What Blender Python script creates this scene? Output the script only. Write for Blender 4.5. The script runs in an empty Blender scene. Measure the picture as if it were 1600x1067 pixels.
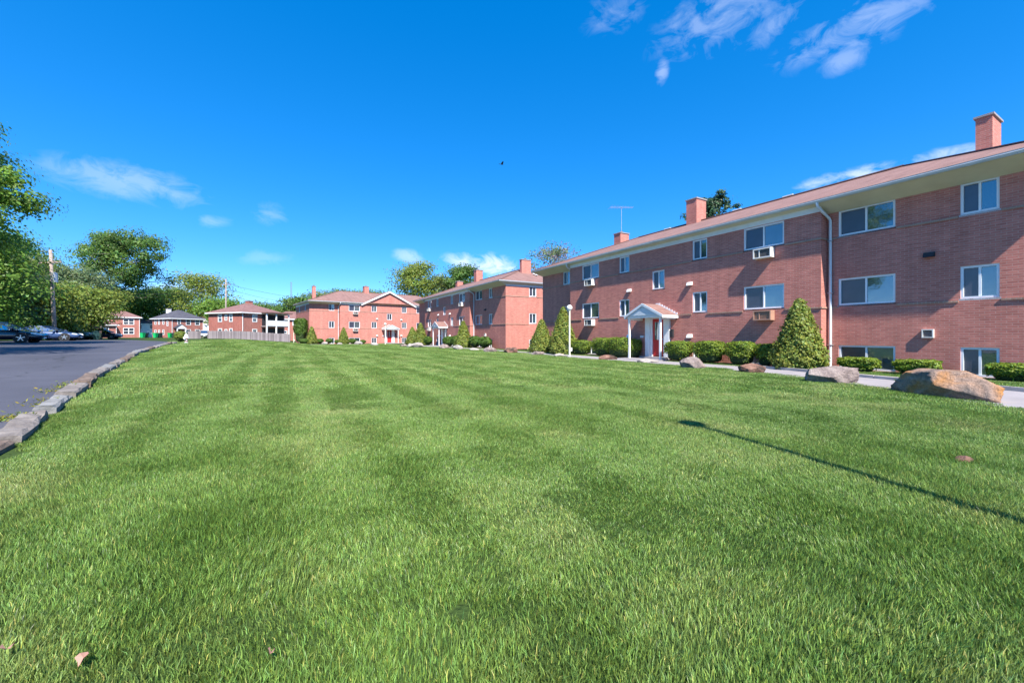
import bpy, math, random
import numpy as np
from mathutils import Vector, Matrix

# ------------------------------------------------------------------ camera, world, sun
sc = bpy.context.scene
R = math.radians
CAMH = 1.29
cam_d = bpy.data.cameras.new('camera'); cam = bpy.data.objects.new('camera', cam_d)
sc.collection.objects.link(cam); sc.camera = cam
cam.location = (0, 0, CAMH); cam.rotation_euler = (R(90), 0, 0)
cam_d.sensor_width = 36; cam_d.lens = 14.4; cam_d.shift_y = -9.5 / 1600
cam_d.clip_start = 0.05; cam_d.clip_end = 3000

SUN_EL = R(48.5)
SUN_TRAVEL = Vector((-0.285, 0.9585, 0)).normalized()
wld = bpy.data.worlds.new('World'); sc.world = wld; wld.use_nodes = True
SKY_STRENGTH = 0.15
sun_d = bpy.data.lights.new('sun', 'SUN'); sun_d.energy = 2.95; sun_d.angle = R(0.7); sun_d.color = (1.0, 0.94, 0.84)
sun_o = bpy.data.objects.new('sun', sun_d); sc.collection.objects.link(sun_o)
sun_dir = Vector((SUN_TRAVEL.x * math.cos(SUN_EL), SUN_TRAVEL.y * math.cos(SUN_EL), -math.sin(SUN_EL)))
sun_o.rotation_euler = sun_dir.to_track_quat('-Z', 'Y').to_euler(); sun_o.location = (10, -20, 40)
sc.view_settings.view_transform = 'Standard'; sc.view_settings.look = 'None'
sc.view_settings.exposure = 1.78; sc.view_settings.gamma = 1.0; sc.view_settings.use_curve_mapping = False
sc.cycles.use_denoising = True
sc.cycles.max_bounces = 6; sc.cycles.transparent_max_bounces = 8

def build_world():
    nt = wld.node_tree; nt.nodes.clear(); N = nt.nodes.new; L = nt.links.new
    out = N('ShaderNodeOutputWorld'); bg = N('ShaderNodeBackground'); bg.inputs['Strength'].default_value = SKY_STRENGTH
    sky = N('ShaderNodeTexSky'); sky.sky_type = 'NISHITA'; sky.sun_disc = False
    sky.sun_elevation = SUN_EL; sky.sun_rotation = math.atan2(-SUN_TRAVEL.x, -SUN_TRAVEL.y)
    sky.air_density = 0.55; sky.dust_density = 0.0; sky.ozone_density = 5.0
    hs = N('ShaderNodeHueSaturation'); hs.inputs['Saturation'].default_value = 1.7; hs.inputs['Hue'].default_value = 0.507
    ga = N('ShaderNodeGamma'); ga.inputs[1].default_value = 0.6; L(sky.outputs[0], ga.inputs[0]); L(ga.outputs[0], hs.inputs['Color']); hs.inputs['Value'].default_value = 1.08
    tc = N('ShaderNodeTexCoord'); dirn = tc.outputs['Generated']
    # wispy noise over the whole sky, warped
    mp = N('ShaderNodeMapping'); mp.inputs['Scale'].default_value = (9, 9, 15); mp.inputs['Rotation'].default_value = (0, R(-30), 0); L(dirn, mp.inputs[0])
    nz = N('ShaderNodeTexNoise'); nz.inputs['Scale'].default_value = 2.2; nz.inputs['Detail'].default_value = 9
    nz.inputs['Roughness'].default_value = 0.62; nz.inputs['Distortion'].default_value = 0.7; L(mp.outputs[0], nz.inputs['Vector'])
    def math_(op, a, b=None, clamp=False):
        m = N('ShaderNodeMath'); m.operation = op; m.use_clamp = clamp
        for i, x in enumerate((a, b)):
            if x is None: continue
            if isinstance(x, (int, float)): m.inputs[i].default_value = x
            else: L(x, m.inputs[i])
        return m.outputs[0]
    def dot(vec):
        d = N('ShaderNodeVectorMath'); d.operation = 'DOT_PRODUCT'; L(dirn, d.inputs[0]); d.inputs[1].default_value = vec
        return d.outputs['Value']
    total = None
    # px centre, half extents (direction space), tilt, density, softness
    clouds = [(205, 286, 120, 36, 14, .27, .04), (330, 346, 34, 14, 5, .2, .0), (424, 334, 30, 22, 0, .16, .0), (415, 403, 50, 16, 0, .14, .0),
              (638, 401, 30, 15, 10, .4, .03), (757, 415, 75, 24, 8, .85, .03), (1120, 28, 120, 60, -25, .23, -.05),
              (1215, 38, 60, 26, -42, .2, -.05), (1335, 42, 125, 48, -28, .25, -.05), (1318, 95, 40, 26, -25, .25, .0), (1035, 112, 12, 22, 0, .3, .05),
              (1278, 287, 36, 15, -15, .5, .03), (1345, 272, 55, 15, -15, .6, .03), (1478, 241, 60, 14, -15, .45, .03),
              (285, 455, 70, 16, 0, .5, .06), (960, 22, 60, 40, -30, .14, -.03)]
    for px, py, hx, hy, tilt, dens, soft in clouds:
        c = Vector(((px - 800) / 640, 1, (524 - py) / 640)); ln = c.length; c.normalize()
        r = Vector((1, 0, 0)); r = (r - c * r.dot(c)).normalized(); up = r.cross(c).normalized()
        t1 = r * math.cos(R(-tilt)) + up * math.sin(R(-tilt)); t2 = up * math.cos(R(-tilt)) - r * math.sin(R(-tilt))
        s1 = hx / 640 / ln; s2 = hy / 640 / ln
        a = math_('POWER', math_('MULTIPLY', dot(t1), 1 / s1), 2.0); b = math_('POWER', math_('MULTIPLY', dot(t2), 1 / s2), 2.0)
        q = math_('SUBTRACT', 1.0, math_('ADD', a, b), True)
        q = math_('MULTIPLY', q, math_('GREATER_THAN', dot(c), 0.3))
        # noise erodes the edge
        e = math_('SUBTRACT', math_('ADD', math_('MULTIPLY', nz.outputs[0], 4.2), math_('MULTIPLY', q, 1.0)), 2.35 - soft * 3)
        m = math_('MULTIPLY', math_('MULTIPLY', math_('MULTIPLY', e, 1.0, True), math_('POWER', q, 0.9)), dens)
        total = m if total is None else math_('MAXIMUM', total, m)
    total = math_('MINIMUM', total, 0.96)
    mix = N('ShaderNodeMixRGB'); L(total, mix.inputs[0]); L(hs.outputs[0], mix.inputs[1])
    mix.inputs[2].default_value = (2.2, 2.4, 2.8, 1)
    L(mix.outputs[0], bg.inputs['Color']); L(bg.outputs[0], out.inputs['Surface'])
build_world()

# ------------------------------------------------------------------ frame of the site
U = np.array([-0.49847, 0.86691]); NIN = np.array([0.86691, 0.49847])   # along the buildings (away), and in towards them
def wv(w, v): p = U * w + NIN * v; return float(p[0]), float(p[1])
def to_wv(x, y): return x * U[0] + y * U[1], x * NIN[0] + y * NIN[1]
def sstep(a, b, x): t = np.clip((x - a) / (b - a), 0, 1); return t * t * (3 - 2 * t)
def ter(x, y):
    x = np.asarray(x, float); y = np.asarray(y, float)
    w = x * U[0] + y * U[1]; v = x * NIN[0] + y * NIN[1]
    rise = np.clip(0.0158 * w, 0, 0.7); rise = np.where(w > 44, 0.7, rise)
    S = 1 - sstep(-7, 5, v)
    d = np.hypot(x, y)
    und = 0.035 * np.sin(x * 0.41 + 1.3) * np.sin(y * 0.33 + .4) * sstep(2, 8, d) * (1 - sstep(11, 14, v))
    return rise * S + und
def tz(x, y): return float(ter(x, y))
def at(px, py, z=0.0):            # where a sight line through a photo point meets height z
    d = (CAMH - z) * 640 / (py - 524.0); return ((px - 800) / 640 * d, d)
def atd(px, d): return ((px - 800) / 640 * d, d)

# ------------------------------------------------------------------ helpers
COL = sc.collection
def tag(o, label=None, cat=None, group=None, kind=None):
    if label: o['label'] = label
    if cat: o['category'] = cat
    if group: o['group'] = group
    if kind: o['kind'] = kind
    return o
def empty(name, loc=(0, 0, 0), rz=0.0, label=None, cat=None, group=None, kind=None):
    o = bpy.data.objects.new(name, None); COL.objects.link(o); o.location = loc; o.rotation_euler = (0, 0, rz); o.empty_display_size = .2
    return tag(o, label, cat, group, kind)
def link(name, me, parent=None, loc=(0, 0, 0), rz=0.0, mat=None):
    o = bpy.data.objects.new(name, me); COL.objects.link(o); o.location = loc; o.rotation_euler = (0, 0, rz)
    if parent: o.parent = parent
    if mat is not None and len(me.materials) == 0: me.materials.append(mat)
    return o
def np_mesh(name, V, polys, smooth=False, col=None):
    me = bpy.data.meshes.new(name); V = np.asarray(V, np.float32)
    me.vertices.add(len(V)); me.vertices.foreach_set('co', V.ravel())
    li = np.concatenate([p.ravel() for p in polys]).astype(np.int32)
    tot = np.concatenate([np.full(len(p), p.shape[1], np.int32) for p in polys])
    st = np.concatenate([[0], np.cumsum(tot)[:-1]]).astype(np.int32)
    me.loops.add(len(li)); me.loops.foreach_set('vertex_index', li)
    me.polygons.add(len(tot)); me.polygons.foreach_set('loop_start', st); me.polygons.foreach_set('loop_total', tot)
    if smooth: me.polygons.foreach_set('use_smooth', np.ones(len(tot), bool))
    if col is not None:
        a = me.attributes.new('Col', 'FLOAT_COLOR', 'POINT'); c = np.ones((len(V), 4), np.float32); c[:, :3] = col; a.data.foreach_set('color', c.ravel())
    me.update(calc_edges=True); me.validate(); return me

class MB:
    def __init__(s): s.v = []; s.f = []; s.m = []; s.uv = {}
    def quad(s, a, b, c, d, m=0, uv=None):
        i = len(s.v); s.v += [a, b, c, d]; s.f.append((i, i + 1, i + 2, i + 3)); s.m.append(m)
        if uv: s.uv[len(s.f) - 1] = uv
    def poly(s, pts, m=0, uv=None):
        i = len(s.v); s.v += list(pts); s.f.append(tuple(range(i, i + len(pts)))); s.m.append(m)
        if uv: s.uv[len(s.f) - 1] = uv
    def box(s, x0, x1, y0, y1, z0, z1, m=0, jit=0.0, rnd=None):
        i = len(s.v)
        P = [(x0, y0, z0), (x1, y0, z0), (x1, y1, z0), (x0, y1, z0), (x0, y0, z1), (x1, y0, z1), (x1, y1, z1), (x0, y1, z1)]
        if jit: P = [tuple(c + rnd.uniform(-jit, jit) for c in p) for p in P]
        s.v += P
        F = [(0, 3, 2, 1), (4, 5, 6, 7), (0, 1, 5, 4), (1, 2, 6, 5), (2, 3, 7, 6), (3, 0, 4, 7)]
        for k, f in enumerate(F):
            s.f.append(tuple(i + a for a in f)); s.m.append(m)
            ax = 2 if k < 2 else (1 if k in (2, 4) else 0)
            uv = []
            for a in f:
                p = P[a]; uv.append((p[0], p[1]) if ax == 2 else ((p[0], p[2]) if ax == 1 else (p[1], p[2])))
            s.uv[len(s.f) - 1] = uv
    def bar(s, p, q, w, h=None, m=0):
        p = Vector(p); q = Vector(q); d = (q - p).normalized(); h = h or w
        r = d.cross(Vector((0, 0, 1)));
        if r.length < 1e-4: r = Vector((1, 0, 0))
        r.normalize(); t = r.cross(d).normalized(); i = len(s.v)
        for b in (p, q):
            for a, c in ((-1, -1), (1, -1), (1, 1), (-1, 1)): s.v.append(tuple(b + r * (a * w / 2) + t * (c * h / 2)))
        for f in ((0, 1, 2, 3), (7, 6, 5, 4), (0, 4, 5, 1), (1, 5, 6, 2), (2, 6, 7, 3), (3, 7, 4, 0)):
            s.f.append(tuple(i + a for a in f)); s.m.append(m)
    def tube(s, path, rad, n=8, m=0, cap=True):
        path = [Vector(p) for p in path]; rs = rad if isinstance(rad, (list, tuple)) else [rad] * len(path)
        base = len(s.v); pr = None
        for k, p in enumerate(path):
            d = (path[min(k + 1, len(path) - 1)] - path[max(k - 1, 0)]).normalized()
            r = pr if pr is not None else (Vector((1, 0, 0)) if abs(d.x) < .9 else Vector((0, 1, 0)))
            r = (r - d * r.dot(d)).normalized(); pr = r; t = d.cross(r)
            for j in range(n):
                a = 2 * math.pi * j / n; s.v.append(tuple(p + (r * math.cos(a) + t * math.sin(a)) * rs[k]))
        for k in range(len(path) - 1):
            for j in range(n):
                a = base + k * n + j; b = base + k * n + (j + 1) % n
                s.f.append((a, b, b + n, a + n)); s.m.append(m)
        if cap:
            s.f.append(tuple(base + j for j in reversed(range(n)))); s.m.append(m)
            e = base + (len(path) - 1) * n; s.f.append(tuple(e + j for j in range(n))); s.m.append(m)
    def lathe(s, prof, n=16, c=(0, 0, 0), axis='z', m=0):
        base = len(s.v)
        for r, h in prof:
            for j in range(n):
                a = 2 * math.pi * j / n; x, y = r * math.cos(a), r * math.sin(a)
                s.v.append((c[0] + x, c[1] + y, c[2] + h) if axis == 'z' else (c[0] + x, c[1] + h, c[2] + y))
        for k in range(len(prof) - 1):
            for j in range(n):
                a = base + k * n + j; b = base + k * n + (j + 1) % n
                s.f.append((a, b, b + n, a + n) if axis == 'z' else (a, a + n, b + n, b)); s.m.append(m)
    def mesh(s, name, mats, smooth=False):
        me = bpy.data.meshes.new(name); me.from_pydata(s.v, [], s.f)
        for mt in (mats if isinstance(mats, (list, tuple)) else [mats]): me.materials.append(mt)
        me.polygons.foreach_set('material_index', s.m)
        if s.uv:
            ul = me.uv_layers.new(name='UVMap')
            for fi, uv in s.uv.items():
                p = me.polygons[fi]
                for k, l in enumerate(p.loop_indices): ul.data[l].uv = uv[k]
        if smooth: me.polygons.foreach_set('use_smooth', [True] * len(me.polygons))
        me.update(); return me
    def build(s, name, mats, parent=None, loc=(0, 0, 0), rz=0.0, smooth=False):
        return link(name, s.mesh(name, mats, smooth), parent, loc, rz)

# ------------------------------------------------------------------ materials
def newmat(name):
    m = bpy.data.materials.new(name); m.use_nodes = True; nt = m.node_tree
    return m, nt, nt.nodes['Principled BSDF'], nt.nodes.new, nt.links.new
def mk(name, c, rough=.7, var=.12, scale=6.0, bump=0.0, bscale=60.0, metal=0.0, spec=.4, c2=None, coat=0.0):
    m, nt, b, N, L = newmat(name)
    b.inputs['Roughness'].default_value = rough; b.inputs['Metallic'].default_value = metal
    b.inputs['Specular IOR Level'].default_value = spec; b.inputs['Coat Weight'].default_value = coat
    tc = N('ShaderNodeTexCoord'); nz = N('ShaderNodeTexNoise'); nz.inputs['Scale'].default_value = scale; nz.inputs['Detail'].default_value = 6
    L(tc.outputs['Object'], nz.inputs['Vector'])
    rp = N('ShaderNodeValToRGB'); rp.color_ramp.elements[0].position = .3; rp.color_ramp.elements[1].position = .7
    d = c2 or tuple(x * (1 + var) for x in c)
    rp.color_ramp.elements[0].color = (*[x * (1 - var) for x in c], 1); rp.color_ramp.elements[1].color = (*d, 1)
    L(nz.outputs[0], rp.inputs[0]); L(rp.outputs[0], b.inputs['Base Color'])
    if bump:
        n2 = N('ShaderNodeTexNoise'); n2.inputs['Scale'].default_value = bscale; n2.inputs['Detail'].default_value = 5; L(tc.outputs['Object'], n2.inputs['Vector'])
        bp = N('ShaderNodeBump'); bp.inputs['Strength'].default_value = bump; bp.inputs['Distance'].default_value = .02; L(n2.outputs[0], bp.inputs['Height']); L(bp.outputs[0], b.inputs['Normal'])
    return m
def brickmat(name, c1, c2, mortar, bw=.215, bh=.072, ms=.009):
    m, nt, b, N, L = newmat(name); b.inputs['Roughness'].default_value = .85; b.inputs['Specular IOR Level'].default_value = .25
    uv = N('ShaderNodeUVMap'); br = N('ShaderNodeTexBrick'); L(uv.outputs[0], br.inputs['Vector'])
    br.inputs['Color1'].default_value = (*c1, 1); br.inputs['Color2'].default_value = (*c2, 1); br.inputs['Mortar'].default_value = (*mortar, 1)
    br.inputs['Scale'].default_value = 1.0; br.inputs['Mortar Size'].default_value = ms; br.inputs['Mortar Smooth'].default_value = .2
    br.inputs['Brick Width'].default_value = bw; br.inputs['Row Height'].default_value = bh; br.inputs['Bias'].default_value = -.1
    # per-brick darker headers from stretched noise, and broad weathering
    mp = N('ShaderNodeMapping'); mp.inputs['Scale'].default_value = (2.3, 13.9, 1); L(uv.outputs[0], mp.inputs[0])
    n1 = N('ShaderNodeTexNoise'); n1.inputs['Scale'].default_value = 1.0; n1.inputs['Detail'].default_value = 3; L(mp.outputs[0], n1.inputs['Vector'])
    n2 = N('ShaderNodeTexNoise'); n2.inputs['Scale'].default_value = .7; n2.inputs['Detail'].default_value = 7; L(uv.outputs[0], n2.inputs['Vector'])
    a = N('ShaderNodeMath'); a.operation = 'MULTIPLY_ADD'; L(n1.outputs[0], a.inputs[0]); a.inputs[1].default_value = .7; a.inputs[2].default_value = .33
    c = N('ShaderNodeMath'); c.operation = 'MULTIPLY_ADD'; L(n2.outputs[0], c.inputs[0]); c.inputs[1].default_value = .6; c.inputs[2].default_value = .7
    d = N('ShaderNodeMath'); d.operation = 'MULTIPLY'; L(a.outputs[0], d.inputs[0]); L(c.outputs[0], d.inputs[1])
    d2 = N('ShaderNodeMath'); d2.operation = 'ADD'; L(d.outputs[0], d2.inputs[0]); d2.inputs[1].default_value = .3
    ms4 = N('ShaderNodeMapping'); ms4.inputs['Scale'].default_value = (3.2, .22, 1); L(uv.outputs[0], ms4.inputs[0])
    n4 = N('ShaderNodeTexNoise'); n4.inputs['Scale'].default_value = 1.0; n4.inputs['Detail'].default_value = 5; L(ms4.outputs[0], n4.inputs['Vector'])
    s4 = N('ShaderNodeMath'); s4.operation = 'MULTIPLY_ADD'; L(n4.outputs[0], s4.inputs[0]); s4.inputs[1].default_value = .5; s4.inputs[2].default_value = .76
    d3 = N('ShaderNodeMath'); d3.operation = 'MULTIPLY'; L(d2.outputs[0], d3.inputs[0]); L(s4.outputs[0], d3.inputs[1])
    mx = N('ShaderNodeMixRGB'); mx.blend_type = 'MULTIPLY'; mx.inputs[0].default_value = 1; L(br.outputs[0], mx.inputs[1]); L(d3.outputs[0], mx.inputs[2])
    n3 = N('ShaderNodeTexNoise'); n3.inputs['Scale'].default_value = 5.0; n3.inputs['Detail'].default_value = 9; n3.inputs['Roughness'].default_value = .75; L(uv.outputs[0], n3.inputs['Vector'])
    r3 = N('ShaderNodeValToRGB'); r3.color_ramp.elements[0].position = .62; r3.color_ramp.elements[1].position = .78; r3.color_ramp.elements[1].color = (.4, .4, .4, 1); L(n3.outputs[0], r3.inputs[0])
    mw = N('ShaderNodeMixRGB'); L(r3.outputs[0], mw.inputs[0]); L(mx.outputs[0], mw.inputs[1]); mw.inputs[2].default_value = (*[min(x * 1.5, .6) for x in mortar], 1)
    L(mw.outputs[0], b.inputs['Base Color'])
    bp = N('ShaderNodeBump'); bp.inputs['Strength'].default_value = .5; bp.inputs['Distance'].default_value = .008; bp.invert = True; L(br.outputs['Fac'], bp.inputs['Height']); L(bp.outputs[0], b.inputs['Normal'])
    return m
def leafmat(name, c, trans=.3, var=.35, rough=.5):
    m, nt, b, N, L = newmat(name); b.inputs['Roughness'].default_value = rough; b.inputs['Specular IOR Level'].default_value = .35
    at_ = N('ShaderNodeAttribute'); at_.attribute_name = 'Col'
    mx = N('ShaderNodeMixRGB'); mx.blend_type = 'MULTIPLY'; mx.inputs[0].default_value = 1; mx.inputs[2].default_value = (*c, 1); L(at_.outputs['Color'], mx.inputs[1])
    L(mx.outputs[0], b.inputs['Base Color'])
    tr = N('ShaderNodeBsdfTranslucent'); hs = N('ShaderNodeHueSaturation'); hs.inputs['Hue'].default_value = .48; hs.inputs['Value'].default_value = 1.3; L(mx.outputs[0], hs.inputs['Color']); L(hs.outputs[0], tr.inputs['Color'])
    ms = N('ShaderNodeMixShader'); ms.inputs[0].default_value = trans; L(b.outputs[0], ms.inputs[1]); L(tr.outputs[0], ms.inputs[2])
    L(ms.outputs[0], nt.nodes['Material Output'].inputs['Surface']); return m
def grassmat():
    m, nt, b, N, L = newmat('grass_blade'); b.inputs['Roughness'].default_value = .42; b.inputs['Specular IOR Level'].default_value = .5
    at_ = N('ShaderNodeAttribute'); at_.attribute_name = 'Col'; ge = N('ShaderNodeNewGeometry')
    n1 = N('ShaderNodeTexNoise'); n1.inputs['Scale'].default_value = .55; n1.inputs['Detail'].default_value = 5; n1.inputs['Roughness'].default_value = .65; L(ge.outputs['Position'], n1.inputs['Vector'])
    rp = N('ShaderNodeValToRGB'); e = rp.color_ramp.elements; e[0].position = .32; e[1].position = .68
    e[0].color = (.125, .225, .04, 1); e[1].color = (.26, .325, .095, 1); k = e.new(.5); k.color = (.175, .285, .06, 1)
    L(n1.outputs[0], rp.inputs[0])
    mx = N('ShaderNodeMixRGB'); mx.blend_type = 'MULTIPLY'; mx.inputs[0].default_value = 1; L(at_.outputs['Color'], mx.inputs[1]); L(rp.outputs[0], mx.inputs[2]); L(mx.outputs[0], b.inputs['Base Color'])
    tr = N('ShaderNodeBsdfTranslucent'); L(mx.outputs[0], tr.inputs['Color'])
    ms = N('ShaderNodeMixShader'); ms.inputs[0].default_value = .3; L(b.outputs[0], ms.inputs[1]); L(tr.outputs[0], ms.inputs[2])
    L(ms.outputs[0], nt.nodes['Material Output'].inputs['Surface']); return m
def panemat(name, c, refl, rough=.04, streak=.25):
    m, nt, b, N, L = newmat(name); b.inputs['Roughness'].default_value = .5
    tc = N('ShaderNodeTexCoord'); nz = N('ShaderNodeTexNoise'); nz.inputs['Scale'].default_value = 3; L(tc.outputs['Object'], nz.inputs['Vector'])
    rp = N('ShaderNodeValToRGB'); rp.color_ramp.elements[0].color = (*[x * (1 - streak) for x in c], 1); rp.color_ramp.elements[1].color = (*[x * (1 + streak) for x in c], 1)
    L(nz.outputs[0], rp.inputs[0]); L(rp.outputs[0], b.inputs['Base Color'])
    gl = N('ShaderNodeBsdfGlossy'); gl.inputs['Roughness'].default_value = rough; gl.inputs['Color'].default_value = (.86, .95, 1, 1)
    bp = N('ShaderNodeBump'); bp.inputs['Strength'].default_value = .06; bp.inputs['Distance'].default_value = .02; L(nz.outputs[0], bp.inputs['Height']); L(bp.outputs[0], gl.inputs['Normal'])
    ms = N('ShaderNodeMixShader'); ms.inputs[0].default_value = refl; L(b.outputs[0], ms.inputs[1]); L(gl.outputs[0], ms.inputs[2])
    L(ms.outputs[0], nt.nodes['Material Output'].inputs['Surface']); return m
def shinglemat(name, c1, c2, bw=.3, bh=.14):
    m = brickmat(name, c1, c2, tuple(x * .75 for x in c1), bw, bh, .006)
    return m
def rockmat(name, a, b_, c, seed):
    m, nt, b, N, L = newmat(name); b.inputs['Roughness'].default_value = .9; b.inputs['Specular IOR Level'].default_value = .2
    tc = N('ShaderNodeTexCoord'); mp = N('ShaderNodeMapping'); mp.inputs['Location'].default_value = (seed, seed * 2.3, 0); L(tc.outputs['Object'], mp.inputs[0])
    n1 = N('ShaderNodeTexNoise'); n1.inputs['Scale'].default_value = 1.7; n1.inputs['Detail'].default_value = 8; n1.inputs['Distortion'].default_value = .6; L(mp.outputs[0], n1.inputs['Vector'])
    rp = N('ShaderNodeValToRGB'); e = rp.color_ramp.elements; e[0].position = .36; e[0].color = (*a, 1); e[1].position = .66; e[1].color = (*c, 1); k = e.new(.5); k.color = (*b_, 1)
    L(n1.outputs[0], rp.inputs[0])
    n2 = N('ShaderNodeTexNoise'); n2.inputs['Scale'].default_value = 14; n2.inputs['Detail'].default_value = 9; n2.inputs['Roughness'].default_value = .7; L(mp.outputs[0], n2.inputs['Vector'])
    mm = N('ShaderNodeMath'); mm.operation = 'MULTIPLY_ADD'; L(n2.outputs[0], mm.inputs[0]); mm.inputs[1].default_value = 1.7; mm.inputs[2].default_value = .15
    mx = N('ShaderNodeMixRGB'); mx.blend_type = 'MULTIPLY'; mx.inputs[0].default_value = 1; L(rp.outputs[0], mx.inputs[1]); L(mm.outputs[0], mx.inputs[2]); L(mx.outputs[0], b.inputs['Base Color'])
    bp = N('ShaderNodeBump'); bp.inputs['Strength'].default_value = 1.0; bp.inputs['Distance'].default_value = .06; L(n2.outputs[0], bp.inputs['Height']); L(bp.outputs[0], b.inputs['Normal'])
    return m

def boardmat(name):
    m, nt, b, N, L = newmat(name); b.inputs['Roughness'].default_value = .9; b.inputs['Specular IOR Level'].default_value = .2
    oi = N('ShaderNodeObjectInfo'); tc = N('ShaderNodeTexCoord'); mp = N('ShaderNodeMapping'); mp.inputs['Scale'].default_value = (22, 22, 1.6); L(tc.outputs['Object'], mp.inputs[0])
    nz = N('ShaderNodeTexNoise'); nz.inputs['Scale'].default_value = 1; nz.inputs['Detail'].default_value = 5; L(mp.outputs[0], nz.inputs['Vector'])
    a = N('ShaderNodeMath'); a.operation = 'MULTIPLY_ADD'; L(oi.outputs['Random'], a.inputs[0]); a.inputs[1].default_value = .75; a.inputs[2].default_value = -.1
    c = N('ShaderNodeMath'); c.operation = 'MULTIPLY_ADD'; L(nz.outputs[0], c.inputs[0]); c.inputs[1].default_value = .7; L(a.outputs[0], c.inputs[2])
    rp = N('ShaderNodeValToRGB'); rp.color_ramp.elements[0].color = (.13, .11, .12, 1); rp.color_ramp.elements[1].color = (.33, .29, .31, 1); L(c.outputs[0], rp.inputs[0]); L(rp.outputs[0], b.inputs['Base Color'])
    return m
def asphaltmat():
    m, nt, b, N, L = newmat('asphalt'); b.inputs['Roughness'].default_value = .85; ge = N('ShaderNodeNewGeometry'); P_ = ge.outputs['Position']
    def noise(sc_, det, ro=.6):
        n = N('ShaderNodeTexNoise'); n.inputs['Scale'].default_value = sc_; n.inputs['Detail'].default_value = det; n.inputs['Roughness'].default_value = ro; L(P_, n.inputs['Vector']); return n
    n1 = noise(.35, 7); n2 = noise(70, 3); n3 = noise(.9, 4)
    rp = N('ShaderNodeValToRGB'); e = rp.color_ramp.elements; e[0].position = .3; e[0].color = (.05, .05, .066, 1); e[1].position = .7; e[1].color = (.082, .082, .105, 1); L(n1.outputs[0], rp.inputs[0])
    sp = N('ShaderNodeMath'); sp.operation = 'MULTIPLY_ADD'; L(n2.outputs[0], sp.inputs[0]); sp.inputs[1].default_value = 1.1; sp.inputs[2].default_value = .45
    mx = N('ShaderNodeMixRGB'); mx.blend_type = 'MULTIPLY'; mx.inputs[0].default_value = 1; L(rp.outputs[0], mx.inputs[1]); L(sp.outputs[0], mx.inputs[2])
    ad = N('ShaderNodeVectorMath'); ad.operation = 'MULTIPLY_ADD'; L(n3.outputs['Color'], ad.inputs[0]); ad.inputs[1].default_value = (1.6, 1.6, 0); L(P_, ad.inputs[2])
    vo = N('ShaderNodeTexVoronoi'); vo.feature = 'DISTANCE_TO_EDGE'; vo.inputs['Scale'].default_value = .22; L(ad.outputs[0], vo.inputs['Vector'])
    cr = N('ShaderNodeValToRGB'); cr.color_ramp.elements[0].position = .0; cr.color_ramp.elements[0].color = (.35, .35, .35, 1); cr.color_ramp.elements[1].position = .006; cr.color_ramp.elements[1].color = (1, 1, 1, 1); L(vo.outputs['Distance'], cr.inputs[0])
    m2 = N('ShaderNodeMixRGB'); m2.blend_type = 'MULTIPLY'; m2.inputs[0].default_value = 1; L(mx.outputs[0], m2.inputs[1]); L(cr.outputs[0], m2.inputs[2]); L(m2.outputs[0], b.inputs['Base Color'])
    bp = N('ShaderNodeBump'); bp.inputs['Strength'].default_value = .5; bp.inputs['Distance'].default_value = .01; L(n2.outputs[0], bp.inputs['Height']); L(bp.outputs[0], b.inputs['Normal']); return m
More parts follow.
